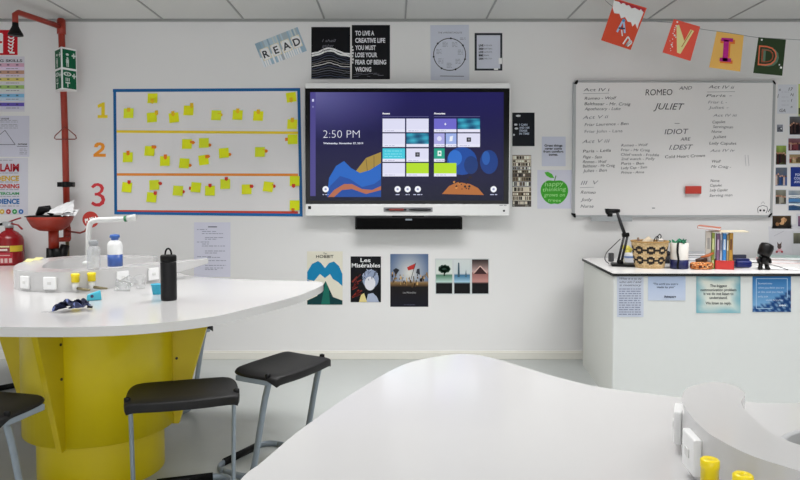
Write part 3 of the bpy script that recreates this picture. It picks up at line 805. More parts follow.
for r, (where, fc, notes) in enumerate(rows):
    order = sorted(range(len(notes)), key=lambda i: notes[i][0])
    for i, (x, y, fx, fy) in enumerate(notes):
        k = order.index(i); n = len(notes)
        nm = ordn[k] if k < n-3 else ordn[8 + k-(n-3)]
        nm = {(0,1): 'upper of the left pair', (0,2): 'lower of the left pair', (0,8): 'in the top right corner', (0,9): 'at the right end just',
              (1,3): 'lower of two left of centre', (1,4): 'upper of two left of centre', (1,5): 'upper of two at the centre', (1,6): 'lower of two at the centre', (1,9): 'against the right border',
              (2,1): 'upper of the left pair', (2,2): 'lower of the left pair', (2,9): 'upper one in the right column', (2,10): 'in the bottom right corner'}.get((r, i), nm)
        rot = random.uniform(-9, 9); Yn = YW-.0038; gg = gw(y)
        if r == 2 and x > 290: rot = 0
        s_ = 4.9
        q = math.radians(rot); ca, sa = math.cos(q), math.sin(q)
        P = lambda dx, dy: (x+dx*ca-dy*sa, y+dx*sa+dy*ca)
        b = MB(); vs = []; curl = random.uniform(.006, .013)
        for j in range(5):
            for i2 in range(3):
                v = j/4; X, Y_ = P(-s_+2*s_*i2/2, -s_+2*s_*v); p = U(X, Y_, Yn); p.y -= curl*v*v; vs.append(p)
        fs = [(j*3+i2, j*3+i2+1, (j+1)*3+i2+1, (j+1)*3+i2) for j in range(4) for i2 in range(2)]
        b.add(vs, fs, hx(random.choice(['#d6de1e','#d0da22','#d8dc28','#ccd62c']), gg*.98), True)
        o = b.build('sticky_note', M_print, None, 'yellow sticky note with %s flag, %s %s' % (flagname[r], nm, where), 'sticky note', 'yellow sticky notes on the note board')
        a = Art(Yn-.0012, gg, .0)
        fr = rot + (0 if abs(fx) > abs(fy) else 90); w_, h_ = 2.6, 1.6
        q2 = math.radians(fr); c2, s2 = math.cos(q2), math.sin(q2)
        if r == 2: w_, h_ = 2.0, 1.6
        a.poly([(x+fx+dx*c2-dy*s2, y+fy+dx*s2+dy*c2) for dx, dy in ((-w_,-h_),(w_*.5,-h_),(w_,0),(w_*.5,h_),(-w_,h_))], fc, 0)
        if fy > 2: 
            for v in a.b.v: v.y -= .010
        a.build('flag', M_print, parent=o, label=flagname[r]+' page flag')

# ------------------------------------------------------------------ interactive display
YD = YW - .1
dsp = thing('interactive_display', U(407, 216, YW-.05), 'large wall-mounted interactive screen with white frame showing 2:50 PM', 'screen')
def slab(px0, py0, px1, py1, Yf, Yb):
    p, q = U(px0, py0, Yf), U(px1, py1, Yf)
    return MB().box(((p.x+q.x)/2, (Yf+Yb)/2, (p.z+q.z)/2), (abs(q.x-p.x), Yb-Yf, abs(p.z-q.z)))
slab(306.5, 86, 507.8, 213, YD+.012, YW-.002).build('back_case', M_black, dsp, bevel=.004)
slab(305, 83.2, 509, 88.2, YD, YD+.05).build('top_frame', M_plast, dsp, bevel=.004)
slab(305.3, 88.3, 508.8, 204, YD+.002, YD+.02).build('bezel', M_gloss, dsp, bevel=.002)
slab(305.2, 204, 508.9, 215.8, YD-.006, YD+.05).build('bottom_frame', M_plast, dsp, bevel=.005)
slab(304.6, 84, 305.5, 215, YD+.003, YD+.045).build('side_frame', M_plast, dsp); slab(508.6, 84, 509.6, 215, YD+.003, YD+.045).build('side_frame', M_plast, dsp)
a = Art(YD+.0008, 1.0, .0002)
def bg(u, v):
    c = mix('#1e1a56', '#131234', min(1, v*1.15)); d = math.hypot(u*1.1, v*1.25)
    c = mix('#66659a', c, min(1, d*1.7+.02))
    return mix(c, '#0e1222', max(0, (v-.82)*3))
a.grad(310.2, 92.2, 503.6, 200.6, bg, 20, 16, 0)
a.rect(310.2, 92.2, 315.6, 196, '#4c4688', 1); a.rect(312, 99, 314, 101.6, '#c8cbe8', 2); a.rect(312.4, 106, 313.6, 107.6, '#8c90c0', 2)
a.text('2:50 PM', 323.2, 133.8, 8.2, '#e6e8f4', w=36.4, bold=-.022); a.text('Wednesday, November 27, 2019', 323.2, 143.2, 1.7, '#dfe2f2', w=40, bold=.03)
a.text('Recent', 382.6, 113.4, 1.7, '#f0f0fa', w=7.4, bold=.04); a.text('Favourites', 434.2, 113.4, 1.7, '#f0f0fa', w=11, bold=.04)
a.rect(382.6, 116.4, 428.6, 116.8, '#6a6a9a', 2); a.rect(434, 116.4, 480, 116.8, '#6a6a9a', 2)
LX = [(382.6, 405), (406.4, 428.6)]; RX = [(434, 456.4), (457.6, 480)]; RY = [(118.6, 132.2), (133.4, 147), (148.4, 161.8), (163, 176.4)]
def tl(xr, yr, col, strip='#e4e4f6'):
    a.rect(xr[0], yr[0], xr[1], yr[1], strip, 2); a.rect(xr[0], yr[0], xr[1], yr[1]-3, col, 3); a.scrib(xr[0]+2, xr[0]+12, yr[1]-1.4, .5, '#9a9ac0', 4)
W_ = '#dcdcf2'
def wave(xr, yr):
    a.rect(xr[0], yr[0], xr[1], yr[1], '#e4e4f6', 2)
    a.grad(xr[0], yr[0], xr[1], yr[1]-3, lambda u, v: mix('#0f3f66', '#3fb4cc', max(0, min(1, .5+.5*math.sin(7*u+4*v)*math.cos(6*v-3*u)))), 9, 6, 3)
def icon(xr, yr, c='#23232b'):
    tl(xr, yr, W_); X = (xr[0]+xr[1])/2; Y = (yr[0]+yr[1])/2-.6; a.rect(X-2.2, Y-2.2, X+2.2, Y+2.2, c, 4); a.rect(X-.9, Y-1, X+1.1, Y+.8, '#8a8a94', 5)
tl(LX[0], RY[0], W_); tl(LX[1], RY[0], W_); tl(LX[0], RY[1], W_); wave(LX[1], RY[1])
tl(LX[0], RY[2], '#43c6da'); icon(LX[1], RY[2]); tl(LX[0], RY[3], W_); tl(LX[1], RY[3], '#b2dc22')
for y in (151, 154, 156.5): a.scrib(384.5, 402, y, .6, '#8fe2ee', 4)
tl(RX[0], RY[0], '#6d68c8'); a.rect(444.2, 123.8, 446.4, 124.4, '#ffffff', 5); a.rect(445, 123, 445.6, 125.2, '#ffffff', 5)
wave(RX[1], RY[0]); tl((434, 444.6), RY[1], '#a9a8e2'); tl((445.8, 456.4), RY[1], '#9cb0e6'); icon(RX[1], RY[1])
a.disc(439.3, 138.6, 2.4, '#dcdcf6', 5); a.fan([(449.3,141.4),(450,136.4),(453,135.8),(452.4,141)], '#e8ecfa', 5)
tl((434, 444.6), RY[2], '#1f9f86'); a.rect(437.6, 150.8, 441.4, 156, '#e6f4ee', 5); a.disc(439.6, 153.2, 1.1, '#1f9f86', 6, n=8); tl(RX[0], RY[3], '#b2dc22')
for x, w_ in ((325.6, 6), (397.6, 4), (407.6, 4), (417.8, 9), (493.6, 7)):
    a.disc(x, 189.2, 3.1, '#eef0fa', 4); a.disc(x, 189.2, 1.2, '#9a9ec4', 5, n=8); a.scrib(x-w_/2, x+w_/2, 194.6, .8, '#c4c8e6', 4)
# plain colour shapes in place of the wallpaper artwork
a.fan([(352,176),(366,158),(381,152),(381,178)], '#a3873c', 1.2); a.line([(366,159),(368,176)], .6, '#6a5a34', 1.3); a.line([(374,156),(374,176)], .6, '#6a5a34', 1.3)
a.fan([(327,197),(329,178),(336,166),(344,161),(351,168),(360,173),(370,170),(381,163),(381,197)], '#1f62bc', 1.4)
a.fan([(327,197),(330,186),(340,176),(350,179),(362,187),(374,184),(381,179),(381,197)], '#1a4a9c', 1.6)
a.fan([(328,197),(334,190),(344,184),(352,184),(362,189),(372,190),(381,186),(381,190),(366,194),(352,189),(342,190),(334,197)], '#b0684c', 1.8)
def bg2(u, v): return mix('#1c58b4', '#122a66', max(0, min(1, abs(math.sin(11*u+3*v))*.7+v*.3)))
a.disc(462, 161, 15, '#17489a', 1.2, ry=14); a.disc(489, 162, 9, '#14397f', 1.2, ry=12); a.disc(455, 158, 7, '#2a6cc6', 1.4, ry=8); a.disc(486, 158, 4, '#2459a8', 1.4, ry=7); a.disc(471, 165, 7, '#123472', 1.4, ry=9)
a.fan([(442,194),(449,186),(458,182),(470,184),(478,188),(484,195)], '#b06a34', 1.4)
for k in range(22):
    X = 452 + random.random()*20; Y = 176 + random.random()*13; a.disc(X, Y, random.uniform(.5, 1.3), random.choice(['#15151d','#cf8a4a','#2b1a18']), 1.8, n=7)
a.build('screen_face', M_screen, parent=dsp, label='lit blue screen with tiles and the time')
MB().box(U(309.6, 207.6, YD-.0065), (.022, .004, .022)).build('power_button', M_black, dsp, bevel=.003)
MB().box(U(504, 210.8, YD-.0065), (.014, .004, .014)).build('port', M_dark, dsp, bevel=.003)
a = Art(YD-.0065, 1, .0002); a.scrib(499.5, 507, 205.4, .5, '#70727a', 1); a.build('brand_line', M_print, parent=dsp)
slab(383.6, 207.4, 432.6, 211.8, YD-.0075, YD-.004).build('pen_tray', mat('tray_grey', '#8b8c90', .5), dsp, bevel=.001)
for x0_, x1_, c1, lab in ((385.2, 406.5, '#8a2f26', 'black pen with a dark red barrel lying in the screen pen tray'), (408.5, 431, '#1e1e22', 'all-black pen lying in the screen pen tray')):
    p, q = U(x0_, 209.7, YD-.018), U(x1_, 209.7, YD-.018); L_ = q.x-p.x
    t = thing('stylus', (p+q)/2, lab, 'pen', 'pens in the screen tray')
    MB().lathe([(.006, L_*.18), (.0085, L_*.24), (.0085, L_*.82), (.006, L_*.88)], p, 12, 'X', hx(c1)).build('barrel', M_obj, t)
    MB().lathe([(.002, 0), (.006, L_*.1), (.006, L_*.18)], p, 12, 'X', hx('#141416')).lathe([(.006, L_*.88), (.0065, L_*.97), (.003, L_)], p, 12, 'X', hx('#141416')).build('end_cap', M_obj, t)
sb = thing('soundbar', U(409, 230, YW-.06), 'black soundbar mounted below the interactive screen', 'speaker')
slab(355, 217, 462.4, 229.6, YW-.115, YW-.012).build('cabinet', M_black, sb, bevel=.006)
slab(357, 218.4, 460.4, 228.4, YW-.119, YW-.113).build('grille', mat('grille_cloth', '#070708', .8, spec=.1, noise=.3, scale=400), sb, bevel=.002)
slab(405.5, 218.8, 412, 220.4, YW-.121, YW-.118).build('badge', M_steel, sb)
slab(392, 214, 424, 224, YW-.02, YW).build('bracket', M_dark, sb)

# ------------------------------------------------------------------ whiteboard
YWB = YW - .02
wb = thing('whiteboard', U(674, 216, YW-.01), 'wide whiteboard in an aluminium frame, covered with handwritten casting notes', 'whiteboard')
slab(573.4, 81.5, 774.5, 215, YWB, YW-.001).build('panel', mat('board_white', '#eeecec', .25, noise=.012, scale=2), wb)
def strip(p0, p1, p2, p3):
    q = [U(x, y, YWB-.006) for x, y in (p0, p1, p2, p3)]; d = Vector((0, .02, 0))
    return MB().add(q + [p + d for p in q], [(0,1,2,3),(7,6,5,4),(0,4,5,1),(1,5,6,2),(2,6,7,3),(3,7,4,0)])
strip((575,80.2),(774.5,80.6),(774.5,82.8),(575,82.4)).build('top_frame', M_alu, wb, bevel=.002)
strip((573.5,215),(771.5,215.2),(771.5,217.4),(573.5,217.2)).build('bottom_frame', M_alu, wb, bevel=.002)
strip((573.2,82),(576.2,82),(575,216),(572.2,216)).build('side_frame', M_alu, wb, bevel=.002)
strip((773.6,82),(776,82),(772.6,216),(770.4,216)).build('side_frame', M_alu, wb, bevel=.002)
for pts in (((573.6,83.6),(576.8,80),(578.2,80),(577.8,83),(576.6,84.4)), ((772.6,80.4),(774.2,80.4),(776,83.6),(775.6,84.6),(774,83.4)),
            ((572,213),(575.6,213.6),(576,217.4),(574.6,217.6),(572,214.6)), ((772.2,212.6),(772.4,214),(769.4,217.4),(768,217.2),(769.6,215))):
    q = [U(x, y, YWB-.009) for x, y in pts]; d = Vector((0, .02, 0)); n = len(q)
    MB().add(q + [p + d for p in q], [tuple(range(n)), tuple(range(n, 2*n))[::-1]] + [(i, (i+1) % n, n+(i+1) % n, n+i) for i in range(n)]).build('corner_cap', M_black, wb)
p, q = U(590.5, 216.6, YWB-.03), U(631.5, 216.6, YWB-.03)
MB().box(((p.x+q.x)/2, YWB-.022, p.z-.004), (q.x-p.x, .05, .006)).box(((p.x+q.x)/2, YWB-.044, p.z-.018), (q.x-p.x, .004, .034)).build('pen_shelf', mat('shelf_grey', '#a7abae', .4), wb, bevel=.001)
gb = 1.1
a = Art(YWB-.0006, gb, .0001)
random.seed(21)
def hw(t, x, y, w, c='#66666e', h_=3.0, **k):
    a.text(t, x, y, h_, c, w=w, shear=random.uniform(.1, .35), rot=random.uniform(-2.5, 1.2), bold=k.get('bold', 0))
D1, D2, D3 = '#26262e', '#505058', '#808086'
hw('Act IV i', 583.5, 89.6, 26, D2, 3.2); a.line([(583,93.6),(609,93.2)], .35, D3)
for t, y, w, c in (('Romeo - Wolf', 98.2, 32, D1), ('Balthasar - Mr. Craig', 103.6, 46, D1), ('Apothecary - Luke', 108.8, 36, D2), ('Friar Laurence - Ben', 124.6, 44, D2), ('Friar John - Lana', 131.4, 38, D3)): hw(t, 584.5, y, w, c)
hw('Act V ii', 582.5, 117.4, 26, D3, 3.4); hw('Act V iii', 582, 141.4, 28, D3, 3.6)
for t, y, w, c in (('Paris - Leila', 151.2, 28, D1), ('Page - Sam', 156.8, 19, D1), ('Romeo - Wolf', 161.6, 24, D1), ('Balthasar - Mr Craig', 166, 32, D1), ('Juliet - Ben', 170.8, 24, D2)): hw(t, 582.8, y, w, c)
for i, (t, w, c) in enumerate((('Romeo - Wolf', 27, D2), ('Friar - Mr Craig', 29, D2), ('Chief watch - Freddie', 38, D2), ('2nd watch - Polly', 34, D2), ('Paris - Ben', 23, D1), ('Lady Cap - Sam', 26, D1), ('Prince - Anna', 23, D1))): hw(t, 621, 145.2+4.55*i, w, c, 2.6)
hw('III  V', 580.6, 182.8, 18, D3, 4); a.line([(580,187.6),(594,187.2)], .35, D3)
for t, y, w, c in (('Romeo', 192, 15, D1), ('Judy', 199.4, 12, D2), ('Nurse', 206, 13, D2)): hw(t, 580.6, y, w, c, 3.2)
hw('ROMEO', 645.4, 92.2, 27, '#35353b', 6.4, bold=0.0); hw('AND', 679, 88, 13, D2, 3.6); hw('JULIET', 653.4, 106, 31, '#404046', 6.6, bold=.002)
a.line([(674.6,123.4),(679.6,123.4)], .4, D2); hw('IDIOT', 664.5, 131.6, 24, D2, 5.4); hw('ARE', 680.5, 139, 10, D2, 3.4); hw('I.DEST', 669, 147.2, 24, D2, 5)
hw('Cold Heart Crown', 665, 156.8, 40, D1, 3.0)
hw('Act IV ii', 708.4, 86.6, 26, D2, 3.2); a.line([(707,92),(735,91.6)], .35, D3)
for t, x, y, w, c in (('Paris -', 706, 95.6, 26, D2), ('Friar L -', 708, 102, 19, D3), ('Juliet -', 708.5, 107.4, 20, D3), ('Act IV iii', 713, 115.2, 24, D3), ('Capulet', 712.4, 122, 13, D1), ('Servingman', 713, 126.6, 20, D2), ('Nurse', 711.6, 131.4, 10, D1), ('Juliet', 712.4, 137, 14, D1), ('Lady Capulet', 709.4, 143, 27, D1), ('Act IV iv', 710, 150.6, 25, D3), ('Wolf', 712, 161.2, 9, D1), ('Mr Craig -', 711, 166.4, 20, D2),
                      ('Nurse', 710.4, 180.4, 9, D1), ('Capulet', 710, 185.2, 12, D1), ('Lady Capulet', 709.8, 190, 18, D1), ('Serving man', 709.4, 195.4, 23, D2)): hw(t, x, y, w, c, 2.8)
for x in (745, 748): a.line([(x, 155), (x+1, 166)], .4, '#a4a4aa')
a.line([(757.5,208.6),(759,206.6),(763,205.4),(767,206.6),(767.6,209.6),(766,213)], .5, D1); a.line([(757.5,208.6),(758.2,213)], .5, D1); a.disc(760.4, 210.4, 1.1, D1, 2, n=9); a.disc(764, 210.4, 1.1, D1, 2, n=9); a.line([(768,212),(770.4,208.8)], .8, D1); a.line([(761,204),(763,201.6),(765,204)], .3, D3)
a.rect(652, 207.6, 655, 208.6, '#8a8a90', 2)
a.build('handwriting', M_print, parent=wb, label='grey marker handwriting about ROMEO and JULIET')
t = thing('board_eraser', U(693.6, 194, YWB-.02), 'red board eraser stuck on the whiteboard', 'eraser')
slab(686, 186, 701.6, 193.8, YWB-.03, YWB-.012).build('grip', mat('eraser_red', '#c23a2c', .5), t, bevel=.004)
slab(686.6, 186.4, 701, 193.4, YWB-.012, YWB-.0008).build('felt_pad', mat('eraser_felt', '#5a2320', .9, noise=.2, scale=300), t)

# ------------------------------------------------------------------ hanging letter cards
YG = 4.42
gc = 1.38
sp_ = [(604, -1.2), (612, 6), (625, 11), (650, 20.5), (674, 23), (701, 29), (730, 33), (757, 37.4), (786, 39), (815, 40.5), (850, 39), (900, 30), (960, 6)]
MB().tube([U(x, y, YG+.004) for x, y in spline([(x, y, 0) for x, y in sp_], 3, False) for y, x in ((y, x),)] if False else [U(p.x, p.y, YG+.004) for p in spline([(x, y, 0) for x, y in sp_], 3, False)], .0016, 6).build('bunting_string', mat('grey_string', '#85888c', .8), None, 'thin grey string slung below the ceiling, holding letter cards', 'string')
def card(corners, base, label, draw):
    a = Art(YG, gc, .0006); a.poly(corners, base, 0); draw(a)
    a.build('letter_card', M_lam, label, 'card', 'letter cards hung on a string')
def cA(a):
    a.fan([(613.8,0.4),(644.6,9.2),(642.5,15),(638.8,24),(637.4,29),(635.2,23.5),(632.4,26.6),(631,22.2),(627.6,21.6),(625,17),(621,18.4),(619.4,13.8),(614.2,13.2),(612.6,8)], '#e6dfe6', 1)
    a.fan([(618,0.4),(645,9),(643.6,12.4),(640.8,9),(639.4,10.4),(635,7.8),(631.6,8.4),(629,5.2),(626.2,5.4),(623.8,2.6),(621,4)], '#a82f3c', 2)
    a.line([(617,32),(623.6,19.4),(624.8,33)], 1.9, '#9fb6d2', 3); a.line([(618.6,28),(625,28.6)], 1.6, '#2e3a52', 4); a.line([(621.6,30),(622.4,36)], 1.2, '#d8dce8', 4); a.disc(623.6, 20.4, 1.6, '#4c8ab8', 4, n=9)
    a.line([(623,44),(628,36.5),(630,40),(625.6,46),(631,40.6),(631.6,43),(627.4,46.4)], 1.4, '#ece6ea', 3)
card([(615.2,-1.4),(646.8,8),(630.6,50),(601,40.2)], '#c44a33', 'tilted red card with white drips, first on the string from the left', cA)
def cV(a):
    a.fan([(676.4,25.6),(679,24.6),(684.4,41),(690.6,29.4),(694,31),(680.4,54),(677,52.6)], '#e5c98f', 2)
    a.line([(681.6,47),(691.8,30.4)], .9, '#b0804a', 3)
    random.seed(2)
    for k in range(16): a.disc(668.6+random.uniform(0,6)+(1-k/16)*3, 22+k*1.9, random.uniform(.4,1), '#f0d8d4', 2, n=7)
card([(673.8,19),(700.2,26.6),(690.4,61),(662.4,52.4)], '#dd5445', 'coral red card with a cream letter V, hung on the string', cV)
def cI(a):
    a.text('I', 727.2, 51.4, 21, '#cf6a32', L=2, align='c', w=5.6, bold=.03, rot=4); a.rect(720.5, 39.4, 735, 43.6, '#cf6a32', 1.5, 4); a.rect(720, 60, 732.6, 63.4, '#cf6a32', 1.5, 4)
    a.text('I', 725.8, 49.8, 21, '#a8287c', L=3, align='c', w=5.2, bold=.03, rot=4); a.rect(721.4, 38, 733, 41.4, '#a8287c', 3, 4); a.rect(719.6, 58, 731, 61.6, '#a8287c', 3, 4)
card([(716.6,31.4),(743.8,35.4),(740.2,71.6),(709,67.4)], '#e2a75a', 'orange card with a magenta letter I, hung on the string', cI)
def cD(a):
    a.text('D', 770.5, 56.5, 19, '#55705e', L=2, align='c', w=17, bold=.02, rot=4); a.text('D', 767.6, 55.2, 20.6, '#c96a4c', L=3, align='c', w=18.4, bold=.012, rot=4); a.text('D', 767.6, 55.2, 18.6, '#26372a', L=3.4, align='c', w=16, bold=-.012, rot=4); a.text('D', 767.8, 55.6, 14.5, '#8c4a34', L=3.8, align='c', w=11.5, bold=-.02, rot=4)
    a.disc(761.8, 39.8, 1, '#d8ded4', 3, n=8); a.disc(781, 67.6, 1.2, '#d8ded4', 3, n=8); a.disc(779.4, 64.8, .8, '#d8ded4', 3, n=8)
card([(758.4,37.2),(786,39.6),(782.2,75.8),(753.2,73)], '#2c3b26', 'dark green card with an outlined letter D, rightmost on the string', cD)

# ------------------------------------------------------------------ papers and photos right of the whiteboard
def photo(x0, y0, x1, y1, pal, label, name='photo_print', border=1.0, style='crowd', g_=None, rot=0, paper='#c9cbd0', cat='photo'):
    a = A_((y0+y1)/2) if g_ is None else Art(YA, g_)
    a.rect(x0-border, y0-border, x1+border, y1+border, paper, 0, rot)
    a.grad(x0, y0, x1, y1, lambda u, v: mix(pal[0], pal[1], max(0, min(1, v + .15*math.sin(9*u)))), 6, 6, 1)
    if style == 'crowd':
        n = max(3, int((x1-x0)/3))
        for k in range(n*2):
            X = x0 + (x1-x0)*(k+.5)/(n*2); Y = y0 + (y1-y0)*random.uniform(.35, .5)
            a.rect(max(x0, X-1.1), Y+.8, min(x1, X+1.1), y1-(y1-y0)*random.uniform(.02, .12), random.choice(pal[2]), 2); a.disc(X, Y, .9, random.choice(['#b58d78','#9c705c','#5a4036']), 3, n=8)
    elif style == 'wave':
        for k in range(7):
            Y = y0 + (y1-y0)*(.25+.1*k); a.line([(x0+(x1-x0)*i/5, Y+random.uniform(-.8, .8)) for i in range(6)], random.uniform(.4, 1.4), random.choice(pal[2]), 2)
    elif style == 'blob':
        for k in range(7): a.disc((x0+x1)/2+random.uniform(-.28,.28)*(x1-x0), (y0+y1)/2+random.uniform(-.25,.3)*(y1-y0), random.uniform(.08,.16)*(x1-x0), random.choice(pal[2]), 2+.1*k, n=9)
    return a.build(name, M_lam, label, cat, 'photos and papers right of the whiteboard')
random.seed(13)
a = A_(98); a.rect(775.6, 84.5, 797, 113.6, '#b9bbc2', 0)
for t, x, y, h_ in (('x','778.5',89.5,3),('17','788.5',89,3.4),('J','776.8',95.5,3.4),('N','790.5',94.5,3),('2','774.8',99.5,2.6),('f','791',100.5,3),('7','775.5',104,2),('n','790.6',106.6,2.8),('GA','779.5',110.2,3.4)): a.text(t, float(x), y, h_, '#55565e', shear=.2, rot=random.uniform(-12, 8), bold=.01)
for y in (92, 97, 101, 105): a.scrib(781.5, 789, y, .4, '#9c9da6')
a.build('doodle_sheet', M_print, 'white sheet of scattered pencil letters, top right of the whiteboard', 'paper', 'photos and papers right of the whiteboard')
a = A_(100); a.rect(798.4, 84, 822, 120, '#a9b565', 0); a.disc(803, 108, 3, '#2c3a28', 2); a.rect(798.6, 108, 800, 114, '#2f3c2a', 2); a.build('green_sheet', M_print, 'yellow-green sheet at the right frame edge beside the pencil-letter sheet', 'paper', 'photos and papers right of the whiteboard')
photo(777, 124.6, 782.8, 131.8, ('#8a8c94', '#4c4e58', ['#d0d2d8','#34363e']), 'tiny grey snapshot below the pencil-letter sheet', style='blob', border=.6)
photo(789.6, 116.6, 812, 134.6, ('#5c5d60', '#2a2022', ['#2c2426','#3a2c2c','#201a1e','#4a3434']), 'dark group photo at the right edge, under the yellow-green sheet')
photo(788.4, 138.4, 812, 150.6, ('#77555c', '#54262e', ['#5c2834','#7c3c44','#30303c','#b08c8c']), 'reddish group photo below the dark group photo')
photo(789.4, 154.4, 812, 163.4, ('#8c7a5c', '#a08a60', ['#6c5a3c','#8c4038','#c8b48c']), 'sandy brown photo below the reddish group photo')
photo(774.2, 145.6, 786.2, 164.6, ('#8aa04e', '#3c3a2c', ['#2c2430','#4a2c2e','#26282c','#3c3428']), 'photo of a group on green grass, touching the whiteboard edge')
photo(775.4, 167.6, 787, 185.6, ('#5c6068', '#3a5078', ['#2f4a80','#b8a49c','#4c5058','#2c3c60']), 'photo of a person in blue beside the blue poster')
a = A_(177); a.rect(790.6, 167, 815, 186.6, '#23357e', 0)
for i, t in enumerate(('3', 'FOUND', 'COLLEGE', 'AWARDS')): a.text(t, 801, 171+3.6*i, 2.4 if i else 3, '#b4bcd8', align='c', bold=.03)
a.build('blue_poster', M_lam, 'navy blue poster with pale lettering at the right frame edge', 'poster', 'photos and papers right of the whiteboard')
photo(775.6, 190, 786, 204, ('#7c7c70', '#54524a', ['#8c8a7c','#4c4a42','#3e3c36','#a09c90']), 'grey photo of old stone buildings, left of the blue waves picture', style='crowd')
photo(788.6, 190.6, 813, 210.4, ('#9aa0a4', '#26486e', ['#cfdce8','#2a5488','#4a7cae','#1a3050','#e0e8ee']), 'blue and white waves picture at the right frame edge', style='wave')
photo(772.4, 215.8, 791, 228, ('#4a3a26', '#191718', ['#a87c58','#c49a70','#8a6444','#3a2c20']), 'dark photo of a hand, under the whiteboard corner', style='blob', border=.7)
a = A_(238); a.poly([(768.4,226.5),(804,223.4),(806,258.6),(769.4,259)], '#cdcdd2', 0)
a.disc(779.4, 246.4, 2.1, '#5a4a48', 2, ry=2.6); a.fan([(777.4,245),(777.2,241.8),(778.8,244)], '#5a4a48', 2); a.fan([(781.4,245),(781.6,241.8),(780,244)], '#5a4a48', 2)
a.fan([(776.4,252),(778,248.6),(781,248.6),(783,252)], '#d8a8b0', 1.5); a.disc(776.8, 251.8, 1.2, '#a8484c', 3, n=8); a.disc(782, 251.8, 1.2, '#a8484c', 3, n=8); a.line([(774,236),(784,231)], .5, '#b2b2ba', 2)
a.build('animal_print', M_print, 'white sheet with a small dark-eared animal picture, behind the desk books', 'paper', 'photos and papers right of the whiteboard')
a = Art(YA-.004, gw(225)); a.rect(796.4, 213.6, 815, 228, '#c9cbd0', 0); a.grad(798, 216, 814, 226.4, lambda u, v: mix('#8c6478', '#5a4a6a', v), 3, 4, 1); a.build('photo_print', M_lam, 'purple-toned photo at the right frame edge, right of the hand photo', 'photo', 'photos and papers right of the whiteboard')
a = Art(YA-.004, gw(240)); a.rect(792.4, 231, 815, 258, '#c6c8cc', 0); a.grad(793.4, 233, 814, 243.6, lambda u, v: mix('#7c7c68', '#4c4c44', v+.3*math.sin(9*u)), 5, 4, 1); a.build('photo_print', M_lam, 'grey-green landscape photo at the right edge, overlapping the animal sheet', 'photo', 'photos and papers right of the whiteboard')

# ------------------------------------------------------------------ emergency shower and eyewash
YPp = YW - .1
PX = U(66, 180, YPp).x
sh = thing('emergency_shower', (PX, YPp, .7), 'red emergency shower pipe with black rose and eyewash bowl on the left wall', 'shower')
zj = U(63, 27, YPp).z
MB().tube([(PX-.012, YPp, ZC-.02), (PX-.01, YPp, zj), (PX, YPp, 1.7), (PX, YPp, .98)], .0225, 16).lathe([(.03, zj-.05), (.03, zj+.05)], (PX-.01, YPp, 0), 16).build('riser_pipe', M_red, sh)
e = Vector((-2.478, 4.45, zj-.015))
MB().tube([(PX-.01, YPp, zj), ((PX-.01+e.x)/2, (YPp+e.y)/2, zj-.004), (e.x+.01, e.y+.02, zj-.012), (e.x, e.y, zj-.03), (e.x, e.y, zj-.085)], .019, 14).build('shower_arm', M_red, sh)
MB().lathe([(.018, 0), (.02, -.035), (.024, -.045), (.045, -.085), (.047, -.095), (0, -.095)], (e.x, e.y, zj-.07), 22, cap=False).build('shower_rose', M_black, sh, label='black bell-shaped shower rose')
b = MB()
tri = [U(65, 126.6, YPp-.03), U(55.2, 135.6, YPp-.03), U(54.4, 138.2, YPp-.03), U(56, 139.2, YPp-.03), U(75, 139.2, YPp-.03), U(76.4, 138.2, YPp-.03), U(75.6, 135.6, YPp-.03)]
b.tube(tri, .004, 8, closed=True); b.build('pull_handle', mat('dark_red', '#7a2418', .4), sh, label='thin triangular pull handle')
MB().box((PX, YPp, U(0, 184.5, YPp).z), (.115, .04, .035)).lathe([(.03, -.02), (.03, .02)], (PX, YPp, U(0, 184.5, YPp).z), 16).build('pipe_clamp', M_black, sh, bevel=.004)
BC = Vector((-2.405, 4.70, 0)); zb = U(50, 217, 4.7).z
MB().lathe([(.02, zb-.1), (.07, zb-.095), (.115, zb-.07), (.145, zb-.02), (.15, zb), (.146, zb+.003), (.14, zb-.02), (0, zb-.05)], BC, 36, cap=False).build('eyewash_bowl', M_red, sh)
MB().lathe([(.128, zb+.001), (.132, zb+.006), (.1, zb+.012), (0, zb+.014)], BC + Vector((-.035, 0, 0)), 32, cap=False).tube([BC+Vector((-.07,-.03,zb+.012)), BC+Vector((-.045,-.03,zb+.05)), BC+Vector((0,-.03,zb+.058)), BC+Vector((.03,-.03,zb+.014))], [.02,.03,.028,.012], 10).build('dust_cover', M_black, sh, label='black dust cover on the bowl')
MB().lathe([(.034, zb-.22), (.034, zb-.09)], BC + Vector((.02, 0, 0)), 18).tube([BC+Vector((.02,0,zb-.16)), BC+Vector((.1,.05,zb-.16)), Vector((PX,YPp,zb-.16))], .017, 10).tube([Vector((PX,YPp,1.0)), Vector((PX,YPp,zb-.17))], .026, 14).build('drain_stem', M_red, sh)
MB().lathe([(.026, zb-.3), (.03, zb-.29), (.034, zb-.26), (.03, zb-.22)], BC + Vector((.05, -.01, 0)), 16).tube([BC+Vector((.0,0,zb-.22)), BC+Vector((-.005,0,zb-.30)), BC+Vector((.03,0,zb-.335)), BC+Vector((.07,0,zb-.30)), BC+Vector((.085,.03,zb-.2))], .03, 12).build('trap', M_black, sh, label='black bottle trap')
MB().tube([(PX, YPp, zb-.16), (PX, YPp, .02)], .013, 10).build('supply_pipe', M_brass, sh)
pd = U(90.6, 219.6, 4.72)
MB().tube([Vector((PX, YPp, zb-.11)), U(80, 233, 4.75), U(85, 231, 4.73), pd + Vector((-.03, .01, -.055)), pd + Vector((0, .012, 0))], .0065, 8).build('push_rod', M_red, sh)
